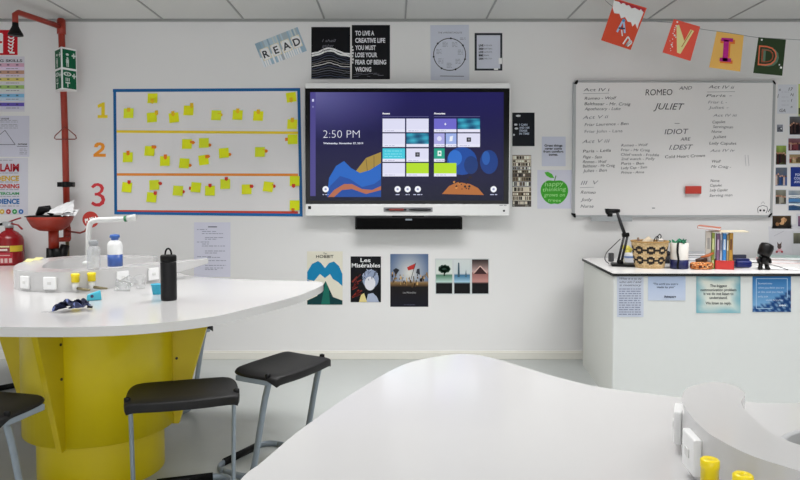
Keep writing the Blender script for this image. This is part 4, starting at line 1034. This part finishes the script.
plate = MB().lathe([(.056, -.004), (.058, 0), (.056, .004)], pd, 28, 'Y').build('push_plate', mat('push_red', '#b02c22', .4), sh, label='round red plate lettered PUSH')
a = Art(pd.y-.0055, 1.3, .0003); a.text('PUSH', 90.6, 219.6, 4.4, '#eadcd8', L=1, align='c', w=11.5, bold=.03, rot=-14); a.build('lettering', M_print, parent=plate)

# crumpled papers on the bowl
def crumple(name, pts, label, z, seed):
    random.seed(seed); n = 7; vs = []
    for j in range(n):
        for i in range(n):
            u, v = i/(n-1), j/(n-1)
            p = pts[0]*(1-u)*(1-v) + pts[1]*u*(1-v) + pts[2]*u*v + pts[3]*(1-u)*v
            p = p + Vector((random.uniform(-.004,.004), random.uniform(-.01,.01), random.uniform(-.006,.006))); vs.append(p)
    MB().add(vs, [(j*n+i, j*n+i+1, (j+1)*n+i+1, (j+1)*n+i) for j in range(n-1) for i in range(n-1)]).build(name, M_paper, None, label, 'paper', 'loose papers on the eyewash bowl')
crumple('loose_paper', [U(46, 213, 4.60), U(73, 212.5, 4.62), U(74.5, 199.6, 4.80), U(60, 204.5, 4.78)], 'crumpled white sheet leaning up behind the black cover of the eyewash bowl', 0, 1)
crumple('loose_paper', [U(61, 215.8, 4.6), U(75, 215.4, 4.62), U(80, 208.4, 4.7), U(66, 211.5, 4.72)], 'folded white paper at the right rim of the eyewash bowl', 0, 2)

# green wedge sign on the pipe
es = thing('emergency_sign', U(66, 89, YPp-.1), 'green and white wedge sign with emergency symbols on the red pipe', 'sign')
A0, A1, A2 = U(55, 70, YPp-.03), U(61.6, 70, YPp-.13), U(77, 70, YPp-.03)
zt0, zb0 = U(61.6, 46.6, YPp-.13).z, U(61.6, 89.4, YPp-.13).z
pl = [(A0.x, A0.y), (A1.x, A1.y), (A2.x, A2.y)]
MB().prism(pl, zb0, zt0).build('sign_body', M_plast, es, bevel=.003)
def face(P, Q, mirror):
    b = MB(); d = (Q - P); d.z = 0; n = Vector((d.y, -d.x, 0)).normalized()
    if n.y > 0: n = -n
    def pt(u, v, L): return Vector((P.x + d.x*u, P.y + d.y*u, zt0 + (zb0-zt0)*v)) + n*(.0012 + .0006*L)
    def rec(u0, v0, u1, v1, c, L): b.add([pt(u0,v0,L), pt(u1,v0,L), pt(u1,v1,L), pt(u0,v1,L)], [(0,1,2,3)], hx(c, 1.1))
    def dsc(u, v, ru, rv, c, L, k=14): b.add([pt(u+ru*math.cos(2*math.pi*i/k), v+rv*math.sin(2*math.pi*i/k), L) for i in range(k)], [tuple(range(k))], hx(c, 1.1))
    for v0, v1 in ((.04, .475), (.525, .96)):
        rec(.07, v0, .93, v1, '#0f5a3c', 0)
    w = '#c8d2cc'
    rec(.66, .15, .92, .19, w, 1); rec(.75, .11, .83, .23, w, 1); rec(.66, .63, .92, .67, w, 1); rec(.75, .59, .83, .71, w, 1)
    dsc(.38, .16, .1, .03, w, 1); dsc(.38, .245, .07, .022, w, 1); rec(.29, .27, .47, .36, w, 1); rec(.31, .36, .37, .45, w, 1); rec(.4, .36, .46, .45, w, 1)
    dsc(.36, .62, .26, .05, w, 1); dsc(.36, .62, .15, .03, '#0f5a3c', 2); dsc(.36, .62, .06, .018, w, 3)
    for k in range(3): rec(.24+.1*k, .71, .29+.1*k, .79, w, 1)
    rec(.22, .81, .52, .84, w, 1); rec(.34, .84, .4, .93, w, 1)
    b.build('sign_face', M_print, es, label='green panel of white emergency symbols')
face(A0, A1, True); face(A1, A2, False)

# fire extinguisher
ex = U(9.6, 240, YW-.13)
ze0, ze1 = U(10, 266.5, YW-.13).z - .27, U(10, 236, YW-.13).z
fe = thing('fire_extinguisher', (ex.x, ex.y, ze0), 'red fire extinguisher on the left wall, with yellow label and black hose', 'extinguisher')
rx = .094
MB().lathe([(rx*.8, ze0), (rx, ze0+.015), (rx, ze1-.03), (rx*.88, ze1), (rx*.55, ze1+.03), (.028, ze1+.042), (.026, ze1+.06)], (ex.x, ex.y, 0), 32).build('cylinder', M_red2, fe)
b = MB()
def band(v0, v1, a0, a1, c, L=1):
    for k in range(8):
        q = []
        for aa, v in ((a0+(a1-a0)*k/8, v0), (a0+(a1-a0)*(k+1)/8, v0), (a0+(a1-a0)*(k+1)/8, v1), (a0+(a1-a0)*k/8, v1)):
            w = math.radians(aa); r = rx+.0006*L; q.append((ex.x+r*math.sin(w), ex.y-r*math.cos(w), v))
        b.add(q, [(0,1,2,3)], hx(c, 1.2), True)
Z = lambda py: U(10, py, YW-.13-rx).z
band(Z(246), Z(252), 30, 88, '#d2b43c'); band(Z(246), Z(247.5), -60, 28, '#d8cfa0'); band(Z(253), Z(264), -50, 40, '#b43440')
band(Z(249), Z(251), -30, 20, '#d8c8c0', 2)
for k in range(4): band(Z(258.5), Z(263), -26+k*17, -14+k*17, '#d8b8b4', 2)
for k in range(2): band(Z(255), Z(256), -40, 30-20*k, '#d8b0ac', 2)
b.build('label', M_print, fe)
zv = ze1+.06
MB().lathe([(.03, zv), (.03, zv+.025), (.018, zv+.035)], (ex.x, ex.y, 0), 14).box((ex.x-.01, ex.y, zv+.03), (.06, .03, .03)).build('valve', M_alu, fe)
MB().tube([(ex.x-.02, ex.y, zv+.035), (ex.x+.05, ex.y-.01, zv+.06), (ex.x+.095, ex.y-.02, zv+.072)], .009, 8, flat=.6).tube([(ex.x, ex.y, zv+.035), (ex.x+.07, ex.y-.01, zv+.02), (ex.x+.105, ex.y-.02, zv-.01)], .009, 8, flat=.6).build('lever', mat('lever_red', '#9a1c22', .35), fe, label='red squeeze lever')
MB().tube([(ex.x-.03, ex.y, zv+.03), (ex.x-.09, ex.y-.01, zv+.02), (ex.x-.12, ex.y, zv-.06), (ex.x-.11, ex.y, ze0+.1)], .011, 10).build('hose', M_black, fe)
MB().box((ex.x, YW-.02, ze0+.25), (.06, .04, .3)).build('wall_bracket', M_dark, fe)

# ------------------------------------------------------------------ things on the left table
P = H(90, 268, ZT+.1)
def wdir(px0, px1, y): return None
tp = thing('lab_tap', H(88.5, 264.5, ZT+.1), 'white swan-neck lab tap with green ring on the table spine', 'tap')
o = Vector(tp['_org']); D = o.y
def V(px, py, dy=0): return U(px, py, D+dy)
path = [V(88.6, 264.4), V(88.6, 240), V(88.8, 229), V(91, 222.6), V(96, 220.4), V(106, 219.8), V(122, 219.2), V(126, 218.8)]
MB().tube(spline(path, 4, False), .0145, 14).build('spout', M_off, tp)
p, q = V(124.6, 218.9), V(126.6, 218.7)
MB().tube([p, q], .0165, 14).build('green_ring', mat('tap_green', '#1f7a4a', .4), tp, label='small green ring')
MB().tube([V(126.6, 218.7), V(131, 218), V(135.4, 217.4)], [.013, .017, .019], 14).build('nozzle', M_off, tp)
MB().lathe([(.03, 0), (.03, .012), (.018, .02)], o, 18).build('base_flange', M_off, tp)
def bottle(name, px0, px1, pyb, z, prof_fn, label, cat, parts):
    o = H((px0+px1)/2, pyb, z); s = (px1-px0)/2/ (F/ (o.y*math.cos(TH)))
    t = thing(name, o, label, cat)
    for nm, m, prof, col, lab in parts(s, o): MB().lathe(prof, o, 28, col=col).build(nm, m, t, label=lab)
    return t
bottle('clear_bottle', 87.4, 100.4, 269.4, ZT+.1, None, 'empty clear bottle standing in front of the tap on the spine', 'bottle',
       lambda s, o: [('body', M_glass, [(s*.9, 0), (s, .006), (s, .095), (s*.85, .112), (s*.62, .12)], None, None), ('neck', mat('grey_neck', '#a9acb0', .3, alpha=.8), [(s*.62, .119), (s*.62, .128), (s*.7, .13), (s*.7, .148), (s*.5, .15)], None, 'grey bottle neck')])
bottle('spray_bottle', 108.2, 122.4, 267.6, ZT+.1, None, 'white plastic bottle with blue cap and blue lower half on the spine', 'bottle',
       lambda s, o: [('body', M_plast, [(s*.97, 0), (s, .005), (s, .115), (s*.9, .132), (s*.5, .145)], None, None), ('label', mat('blue_label', '#3c5ea8', .35), [(s*1.01, .008), (s*1.01, .07)], None, 'blue label band'), ('cap', mat('blue_cap', '#3a66b4', .35), [(s*.5, .144), (s*.52, .155), (s*.7, .157), (s*.62, .172), (s*.3, .174)], None, 'blue screw cap')])
o = H(169, 300, ZT)
t = thing('black_flask', o, 'tall matt black drinking flask with a loop cap on the table', 'bottle')
s = .0355
MB().lathe([(s*.93, 0), (s, .008), (s, .172), (s*.97, .175)], o, 32).build('body', mat('matt_black', '#101012', .45, spec=.3, noise=.08), t)
MB().lathe([(s*.99, .177), (s, .18), (s, .2), (s*.9, .206), (s*.3, .208)], o, 32).build('cap', M_black, t)
lp = [o + Vector((.014*math.cos(w)*1.0, 0, .205 + .03*max(0, math.sin(w))**.8)) for w in [math.pi*k/12 for k in range(13)]]
MB().tube(lp, .0042, 8).build('carry_loop', M_black, t)
o = H(157.2, 294, ZT)
t = thing('plastic_cup', o, 'small turquoise plastic cup half behind the black flask', 'cup')
MB().lathe([(.021, 0), (.028, .045), (.0285, .047), (.0265, .047), (.020, .003), (0, .003)], o, 24, cap=False).build('bowl', mat('turquoise', '#2fa5c4', .4), t)
MB().tube([o+Vector((.0285*math.cos(w), .0285*math.sin(w), .047)) for w in [2*math.pi*k/24 for k in range(24)]], .002, 6, closed=True).build('rim', MATS['turquoise'], t)
o = H(94, 300, ZT)
t = thing('pencil_sharpener', o, 'turquoise wedge-shaped sharpener in front of the yellow gas taps', 'sharpener')
R = Matrix.Rotation(math.radians(25), 3, 'Z')
vs = [R @ Vector(p) + o for p in ((-.032,-.018,0),(.032,-.018,0),(.032,.018,0),(-.032,.018,0),(-.028,-.016,.026),(.028,-.016,.044),(.028,.016,.044),(-.028,.016,.026))]
MB().add(vs, [(0,3,2,1),(4,5,6,7),(0,1,5,4),(1,2,6,5),(2,3,7,6),(3,0,4,7)]).build('body', mat('turquoise2', '#45b4cc', .35), t, bevel=.006, seg=3)
MB().lathe([(.007, -.002), (.007, .002)], R @ Vector((-.008,-.0185,.02)) + o, 12, 'Y').build('hole', mat('dark_hole', '#3c2c50', .5), t, label='dark hole in the front')
# lanyard
o = H(69, 311, ZT)
lan = thing('lanyard', o, 'crumpled navy lanyard with white print lying on the table', 'lanyard')
random.seed(6)
b = MB()
def ribbon(pts, w, col, zoff=0):
    pts = spline([o + Vector(p) for p in pts], 6, False); vs = []; fs = []
    for i, p in enumerate(pts):
        t_ = (pts[min(i+1, len(pts)-1)] - pts[max(i-1, 0)]); n_ = Vector((-t_.y, t_.x, 0)).normalized()
        tw = math.sin(i*.55+zoff)*.7; off = n_*w/2*math.cos(tw) + Vector((0,0,w/2*math.sin(tw)))
        vs += [p+off+Vector((0,0,.006+abs(off.z))), p-off+Vector((0,0,.006+abs(off.z)))]
    for i in range(len(pts)-1): fs.append((2*i, 2*i+1, 2*i+3, 2*i+2))
    cols = [hx(col if (i % 9) else '#5a6698') for i in range(len(fs))]
    b.add(vs, fs, cols, True)
nv = '#0d1434'
ribbon([(-.05,-.03,0),(-.02,.0,.01),(.03,.02,.02),(.05,.0,.012),(.01,-.03,.02),(-.04,-.02,.015)], .032, nv)
ribbon([(-.03,.01,.01),(.0,.04,.015),(.03,.05,.02),(.06,.045,.01),(.03,.025,.02)], .03, nv, 1)
ribbon([(-.045,-.04,0),(.0,-.035,.01),(.05,-.015,.012),(.06,.02,.012),(.02,.01,.025),(-.02,-.01,.02)], .034, '#101a40', 2)
ribbon([(-.04,.02,0),(-.02,.03,.012),(-.01,.005,.015),(.02,-.02,.02)], .03, '#101838', 3)
b.build('strap', M_cloth, lan)
MB().tube([o+Vector((.055,.045,.01)), o+Vector((.075,.05,.008))], .005, 8).build('clip', M_dark, lan)
MB().box(o+Vector((-.075,-.02,.001)), (.05,.03,.0015), rz=.3).build('card_sleeve', M_clear, lan)
# clear plastic cups
for i, (px, py, tilt) in enumerate(((118, 292, 1.2), (131, 293, -1.35), (141, 288, .25))):
    o = H(px, py, ZT) + Vector((0, 0, .026 if abs(tilt) > 1 else 0)); R = Matrix.Rotation(tilt, 3, 'Y') @ Matrix.Rotation(.4*i, 3, 'X')
    lab = ('crushed clear plastic cup on its side, left of two others', 'clear plastic cup on its side between two other clear cups', 'clear plastic cup leaning beside the turquoise cup')[i]
    MB().lathe([(.022, -.0), (.026, .03), (.03, .07), (.0315, .072), (.0295, .07), (.0255, .03), (.0215, .002), (0, .002)], o + Vector((0,0,.003)), 18, cap=False, R=R).build('clear_cup', M_clear, None, lab, 'cup', 'clear plastic cups on the science table')
# yellow notes on the spine
for i, (px, py) in enumerate(((29, 261.5), (37.5, 260))):
    p = H(px, py, ZT+.1); n = 3; vs = [p + Vector(((u-.5)*.045, (v-.5)*.05, .0015 + .012*(v**2))) for v in (0,.5,1) for u in (0,.5,1)]
    MB().add(vs, [(0,1,4,3),(1,2,5,4),(3,4,7,6),(4,5,8,7)], hx('#cfc88c')).build('paper_slip', M_print, None, ('pale yellow paper slip on the far left of the spine top', 'pale yellow paper slip right of its twin on the spine top')[i], 'paper', 'yellow slips on the spine')

# ------------------------------------------------------------------ things on the desk
def D0(px, py): return H(px, py, ZD)
# document camera
o = D0(626, 266) 
dc = thing('document_camera', o, 'black jointed document camera standing on the desk under the whiteboard', 'camera')
Yd = o.y
def W(px, py, dy=0): return U(px, py, Yd+dy)
MB().box(o + Vector((-.015, .01, .008)), (.15, .13, .016), rz=-.25).build('base', M_black, dc, bevel=.006)
for off in (-.011, .011):
    p0, p1 = W(619.6, 262.4), W(625.8, 236); MB().tube([p0 + Vector((off,0,0)), p1 + Vector((off,0,0))], .008, 8).build('lower_arm', M_dark, dc)
MB().tube([W(618, 262.5), W(622.4, 262.5)], .018, 12).build('hinge', M_black, dc); MB().tube([W(622.4, 235.2), W(628.8, 234.6)], .0135, 12).build('hinge', M_black, dc)
MB().tube([W(625.4, 236), W(621, 224), W(617, 211.8)], [.0115, .011, .009], 10).build('upper_arm', M_dark, dc)
MB().tube([W(606, 212.6), W(609, 211.4), W(619.6, 210.8)], [.014, .017, .011], 12).lathe([(.016, -.03), (.018, 0)], W(610, 212), 14).box(W(607, 209.6), (.02,.025,.012)).build('camera_head', M_black, dc)
MB().tube(spline([W(620.4, 239), W(612, 247), W(606.4, 253), W(605, 259.6, -.02), W(609, 263.8, -.03)], 5, False), .0028, 6).build('cable', M_dark, dc)
MB().box(D0(611, 261.6) + Vector((0,0,.03)), (.03,.03,.06), rz=.3).build('plug', mat('plug_grey', '#3c3c3e', .5), dc, bevel=.006)
# woven basket
o = D0(649.4, 267.3); o.z = ZD
bk = thing('woven_basket', o, 'straw basket with two dark bands of linked squares on the desk', 'basket')
n = 54; hb = .165; rows_ = 26
prof = [(.087 + (.112-.087)*(i/rows_)**.8, hb*i/rows_) for i in range(rows_+1)]
def bc(i, k):
    straw = hx(random.choice(['#c9ad80','#bd9f70','#d2b88c','#b99a6c']))
    v = i; u = k % 6
    for v0 in (4, 14):
        if v0 <= v < v0+8:
            w = v - v0
            if u in (0, 1, 2, 3) and (w in (0, 1, 2, 5, 6, 7) or u in (0, 3)) and not (w in (0, 7) and u in (0, 3)): return hx('#1c1512')
            if u in (4, 5) and w in (3, 4): return hx('#241c18')
            if u in (1, 2) and w in (3, 4): return straw
    return straw
random.seed(8)
MB().lathe(prof, o, n, col=bc, cap=False).lathe([(.105, hb-.004), (.080, .01), (0, .01)], o, 30, col=hx('#8c7450'), cap=False).build('basket_wall', M_straw, bk)
MB().tube([o + Vector((.111*math.cos(w), .111*math.sin(w), hb)) for w in [2*math.pi*k/36 for k in range(36)]], .0055, 6, col=hx('#b08c58'), closed=True).build('rim', M_straw, bk)
zt2 = hb
c1 = thing('coiled_cable', o + Vector((.05, 0, zt2)), 'thin black cable loop sticking out of the straw basket', 'cable')
MB().tube(spline([o+Vector(p) for p in ((.0,-.02,zt2-.06),(.02,-.03,zt2+.02),(.045,-.02,zt2+.035),(.06,0,zt2+.045),(.075,.01,zt2+.03),(.065,.015,zt2+.012),(.05,.01,zt2+.03),(.04,.0,zt2-.06))], 5, False), .003, 6).build('loop', M_dark, c1)
b = MB(); random.seed(3)
b.tube([o+Vector((-.06,-.01,zt2-.03)), o+Vector((-.0,.02,zt2+.006)), o+Vector((.03,.03,zt2-.02))], [.02,.024,.018], 10, col=hx('#c4b49c')); b.build('crumpled_cloth', M_cloth, None, 'cream crumpled cloth at the top of the straw basket', 'cloth')
MB().box(o+Vector((.045,-.045,zt2-.03)), (.03,.02,.1), hx('#d8d0c8'), M=Matrix.Rotation(.3, 3, 'X')).build('paper_packet', M_obj, None, 'small pale packet standing up in the straw basket', 'packet', bevel=.003)
MB().tube([o+Vector((-.04,.05,zt2-.06)), o+Vector((-.055,.055,zt2+.02))], .007, 8, col=hx('#6a4a34')).build('brown_pen', M_obj, None, 'brown pen leaning at the back left of the straw basket', 'pen')
# beside the basket
o = D0(629.5, 262) 
t = thing('tape_roll_mug', o, 'small white mug with a blue stripe between document camera and basket', 'mug')
MB().lathe([(.03, 0), (.035, .01), (.037, .06), (.034, .062), (.03, .01), (0, .01)], o, 22, col=[hx('#d8dae0'), hx('#d8dae0'), hx('#d8dae0'), hx('#cccccc'), hx('#cccccc')], cap=False).build('cup', M_obj, t)
MB().lathe([(.0375, .03), (.0378, .042)], o, 22, cap=False).build('stripe', mat('mug_blue', '#6a86b8', .4), t)
t.name = 'white_mug'
pk = o + Vector((.004, .068, .0))
MB().tube([pk+Vector((-.03,0,.1)), pk+Vector((0,0,.085)), pk+Vector((.03,0,.07))], [.012,.026,.016], 9, col=hx('#d0c24e')).tube([pk+Vector((0,0,0)), pk+Vector((0,0,.09))], [.02,.024], 9, col=hx('#c8ba48')).build('yellow_packet', M_obj, None, 'crumpled yellow packet behind the white mug, left of the basket', 'packet')
# white and navy tumbler
o = D0(679, 268.5)
t = thing('pen_tumbler', o, 'white tumbler with navy base, green tufts on top and a black strap', 'cup')
MB().lathe([(.052, .055), (.054, .16), (.05, .162), (.048, .06)], o, 26, col=hx('#dcd8d2'), cap=False).build('upper_wall', M_obj, t)
MB().lathe([(.05, 0), (.0545, .004), (.0545, .056), (.05, .058)], o, 26, col=hx('#121b50')).build('navy_base', M_obj, t)
random.seed(5); b = MB()
for k in range(26):
    w = random.uniform(0, 6.28); r = random.uniform(.0, .05); p = o + Vector((r*math.cos(w), r*math.sin(w), .155)); q = p + Vector((random.uniform(-.02,.02), random.uniform(-.015,.015), random.uniform(.012,.03)))
    b.tube([p, (p+q)/2+Vector((0,0,.004)), q], [.006,.007,.003], 6, col=hx(random.choice(['#1f6a4c','#2c7f5c','#184e3c','#3c8a66'])))
b.build('green_tufts', M_cloth, t, label='dark green tufts spilling from the top')
MB().tube(spline([o+Vector(p) for p in ((-.03,-.05,.165),(-.036,-.058,.11),(-.03,-.06,.06),(-.036,-.062,.02),(-.03,-.064,.006))], 4, False), .007, 8, flat=.5).build('strap', M_black, t)
# black pouch between basket and tumbler
o = D0(668.5, 264)
MB().tube([o+Vector((-.04,0,.02)), o+Vector((0,.0,.03)), o+Vector((.035,.01,.02))], [.016,.03,.018], 12, flat=.9).tube([o+Vector((-.02,.02,.05)), o+Vector((.01,.02,.07)), o+Vector((.02,.02,.06))], [.012,.018,.01], 10).build('black_pouch', M_cloth if False else mat('black_cloth', '#1b1b24', .8, noise=.2, scale=90), None, 'small black pouch between the straw basket and the navy tumbler', 'pouch')
# leopard pouch with sunglasses
o = D0(701.5, 269.3)
def lp(i, k): return hx(random.choice(['#b4622a','#a85222','#c88444','#4a2414','#b86c30','#2c160e','#d8a878']))
random.seed(4)
R = Matrix.Diagonal((1.0, .55, 1.0)).to_3x3()
MB().lathe([(.0, 0), (.05, .001), (.062, .002), (.068, .008), (.070, .014), (.071, .02), (.0712, .026), (.071, .032), (.068, .038), (.062, .043), (.03, .046), (.0, .047)], o, 46, col=lp, R=R).build('leopard_pouch', M_cloth, None, 'orange leopard-print pencil pouch on the desk front', 'pouch')
t = thing('glasses_case', o + Vector((.02, .0, .05)), 'dark brown glasses case with an orange flap resting on the leopard pouch', 'case')
MB().tube([o+Vector((-.035,0,.054)), o+Vector((.0,0,.06)), o+Vector((.03,0,.058))], [.010,.014,.012], 10, col=hx('#3a2218')).build('case_body', M_obj, t)
MB().tube([o+Vector((.0,.01,.072)), o+Vector((.045,.01,.085)), o+Vector((.075,.01,.1))], [.009,.013,.010], 10, col=hx('#b4602e'), flat=.7).build('flap', M_obj, t)
# red book box and books
o = D0(724.4, 269.6)
bx = thing('book_holder', o, 'bright red open book holder standing on the desk', 'box'); bx['_turn'] = 1
b = MB(); w_, d_, h_ = .105, .12, .055
b.box(o+Vector((0, d_/2, .002)), (w_, d_, .004)); b.box(o+Vector((0, .002, h_/2)), (w_, .004, h_)); b.box(o+Vector((0, d_-.002, h_/2)), (w_, .004, h_)); b.box(o+Vector((-w_/2+.002, d_/2, h_/2)), (.004, d_, h_)); b.box(o+Vector((w_/2-.002, d_/2, h_/2)), (.004, d_, h_))
b.build('tray', mat('book_red', '#c02a24', .45), bx, bevel=.001)
def book(pos, th, dep, hgt, c, label, M=None, spine_mark='#e8e4da'):
    t = thing('book', pos, label, 'book', 'upright books on the desk'); t['_turn'] = 1
    p = Vector(pos)
    MB().box(p+Vector((0, dep/2, hgt/2)), (th*.82, dep-.004, hgt-.006)).build('pages', M_paper, t)
    b = MB(); b.box(p+Vector((0, .0015, hgt/2)), (th, .003, hgt), hx(c))
    for s_ in (-1, 1): b.box(p+Vector((s_*(th/2-.001), dep/2, hgt/2)), (.002, dep, hgt), hx(c))
    b.box(p+Vector((0, -.0005, hgt*.68)), (th*.5, .001, hgt*.3), hx(spine_mark)); b.box(p+Vector((0, -.0005, hgt*.2)), (th*.6, .001, hgt*.08), hx(spine_mark))
    b.build('cover', M_obj, t)
    return t
x = -w_/2 + .006
for c, th, hh, nm, mk in (('#7c5a80', .019, .214, 'muted purple book, leftmost in the red holder', '#c8b4cc'), ('#b4b8c8', .012, .21, 'pale grey-blue book in the red holder', '#70748c'), ('#2f7fc8', .021, .217, 'bright blue book in the middle of the red holder', '#d8e6f4'), ('#a89064', .012, .21, 'tan book in the red holder, right of the bright blue one', '#efe6d0'), ('#b8892e', .021, .219, 'golden brown book, rightmost in the red holder', '#6a3c18')):
    book(o + Vector((x+th/2, .006, .005)), th, .105, hh, c, nm, spine_mark=mk); x += th + .0015
o2 = o + Vector((-.083, .0, 0))
book(o2 + Vector((-.008, 0, 0)), .03, .11, .232, '#d8d2c8', 'thick cream book standing left of the red holder', spine_mark='#a8a4a0'); book(o2 + Vector((.018, 0, 0)), .018, .11, .228, '#8a9a3c', 'olive green book standing left of the red holder', spine_mark='#d8dca0')
zt3 = ZD + .2
p = o2 + Vector((.0, .06, .234))
def lay(p, w, d, th, rz, tilt, c, label, gp=None):
    t = thing('book', p, label, 'book'); M = Matrix.Rotation(rz, 3, 'Z') @ Matrix.Rotation(tilt, 3, 'Y')
    MB().box(p + M @ Vector((0,0,th/2)), (w*.97, d*.97, th*.8), M=M).build('pages', M_paper, t)
    MB().box(p + M @ Vector((0,0,th*.06)), (w, d, th*.12), hx(c), M=M).box(p + M @ Vector((0,0,th*.94)), (w, d, th*.12), hx(c), M=M).box(p + M @ Vector((-w/2+.001,0,th/2)), (.003, d, th), hx(c), M=M).build('cover', M_obj, t)
    return t
lay(p + Vector((-.004, -.03, .012)), .125, .15, .016, -.1, .1, '#b0552f', 'orange-brown book lying on top of the upright books')['_turn'] = 1
lay(o + Vector((.02, .04, .2285)), .2, .13, .007, .15, -.02, '#d8c8a4', 'thin cream booklet lying across the books in the red holder')['_turn'] = 1
piv = o.copy(); aa = -.40; Rz = Matrix.Rotation(aa, 3, 'Z')
for ob in [x_ for x_ in bpy.data.objects if x_.parent is None and x_.get('_turn')]:
    ob.location = piv + Rz @ (ob.location - piv); ob.rotation_euler.z += aa; del ob['_turn']
# grey flat books behind
for i, (c, w, th) in enumerate((('#8c8f96', .22, .016), ('#c8ccd2', .24, .02), ('#3c4048', .17, .012), ('#9a9ca0', .2, .014))):
    z0 = sum((.016, .02, .012, .014)[:i]); lay(D0(697, 262.5) + Vector((0, .07, z0+.0005*i)), w, .17, th, .1-.08*i, 0, c, ('grey book at the bottom of the stack behind the leopard pouch', 'pale grey book second from the bottom of the stack behind the leopard pouch', 'dark charcoal book near the top of the stack behind the leopard pouch', 'mid grey book topmost of the stack behind the leopard pouch')[i])
# navy case
o = D0(742.5, 267.6)
t = thing('pencil_case', o, 'navy blue two-lobed pencil case right of the red book holder', 'case')
MB().box(o+Vector((-.0, 0, .024)), (.104, .05, .044), hx('#0f1d66')).build('case_body', M_obj, t, bevel=.016, seg=4)
MB().box(o+Vector((-.002, .012, .05)), (.09, .04, .014), hx('#131f58')).build('lid', M_obj, t, bevel=.006)
MB().box(D0(741, 264.5)+Vector((0, .06, .03)), (.12, .03, .06), hx('#1d2238'), rz=.05).build('dark_folder', M_obj, None, 'dark navy folder edge behind the navy pencil case', 'folder', bevel=.003)
# figurine
o = D0(763.5, 269.8)
t = thing('toy_figure', o, 'small plain black toy figure with an oversized tilted head on the desk', 'toy')
mk = mat('black_vinyl', '#0e0c0d', .45, spec=.25, noise=.1, scale=60)
R = Matrix.Rotation(math.radians(24), 3, 'Y') @ Matrix.Rotation(math.radians(-8), 3, 'X')
MB().tube([o+Vector((0,0,.035)), o+Vector((.004,0,.065)), o+Vector((.006,0,.088))], [.026,.024,.014], 14).build('body', mk, t)
for s_ in (-1, 1):
    MB().tube([o+Vector((s_*.016,0,.045)), o+Vector((s_*.02,0,.02)), o+Vector((s_*.022,-.004,.008))], [.013,.012,.014], 10).tube([o+Vector((s_*.022,.006,.009)), o+Vector((s_*.026,-.014,.008))], [.011,.010], 10).build('leg', mk, t)
    MB().tube([o+Vector((s_*.02,0,.08)), o+Vector((s_*.036,-.004,.06)), o+Vector((s_*.034,-.012,.042))], [.009,.009,.008], 10).build('arm', mk, t)
MB().lathe([(.02, 0), (.036, .008), (.04, .03), (.041, .06), (.036, .076), (.02, .082), (0, .083)], o+Vector((-.004,0,.084)), 26, R=R, cap=False).build('head', mk, t)
# books at the right end
lay(D0(785, 263) + Vector((.05, .08, .0)), .3, .21, .022, -.12, 0, '#c8a8a4', 'pinkish book at the bottom of the pair on the desk at the right edge')
lay(D0(785, 263) + Vector((.03, .08, .0225)), .27, .2, .016, -.3, 0, '#93a8a4', 'grey-green book lying on the pinkish book at the right edge')
for i, (px, py, rz) in enumerate(((758, 262, .2), (780, 269.5, -.25))):
    p = D0(px, py); R = Matrix.Rotation(rz, 3, 'Z'); vs = [p + R @ Vector((x_, y_, .0012+.002*i)) for x_, y_ in ((-.105,-.02),(.105,-.02),(.105,.13),(-.105,.13))]
    MB().add(vs, [(0,1,2,3)]).build('loose_paper', M_paper, None, ('white sheet lying on the desk behind the black toy figure', 'white sheet lying on the desk in front of the right-hand books')[i], 'paper')
p = [D0(752, 263.5), D0(764, 264.5), D0(775, 266.8), D0(788, 271)]
MB().tube(spline([q + Vector((0,0,.008)) for q in p], 5, False), .0022, 6).build('thin_cable', M_dark, None, 'thin dark cable trailing across the desk papers at the right', 'cable')

# ------------------------------------------------------------------ light
def area(name, loc, sx, sy, power, rot=(0,0,0), col=(1,1,1)):
    l = bpy.data.lights.new(name, 'AREA'); l.shape = 'RECTANGLE'; l.size = sx; l.size_y = sy; l.energy = power; l.color = col
    o = bpy.data.objects.new(name, l); COL.objects.link(o); o.location = loc; o.rotation_euler = rot
    return o
for x in (-2.4, 0, 2.4):
    for y, p, sp in ((3.6, 24, 116), (1.9, 20, 130), (-1.2, 22, 130)):
        l = area('ceiling_panel_light', (x, y, ZC-.02), 1.3, .5, p * (.8 if x < -1 else 1), (0,0,0), (1.0, .992, .985))
        l.data.spread = math.radians(sp)
l = area('rear_fill_light', (.3, YB+.05, 1.35), 5.5, 1.6, 58, (math.pi/2, 0, 0), (.96, .98, 1.0))  # added soft fill behind the camera, lifts back wall and desk front; no window modelled
w = bpy.data.worlds.new('world'); SC.world = w; w.use_nodes = True
w.node_tree.nodes['Background'].inputs[0].default_value = (.8, .85, .9, 1); w.node_tree.nodes['Background'].inputs[1].default_value = .3
SC.view_settings.view_transform = 'Standard'
SC.view_settings.look = 'None'
SC.view_settings.exposure = 0.0
SC.cycles.max_bounces = 8
SC.cycles.use_denoising = True
# drop the working notes
for o in bpy.data.objects:
    for k in ('_org', '_local'):
        if k in o: del o[k]
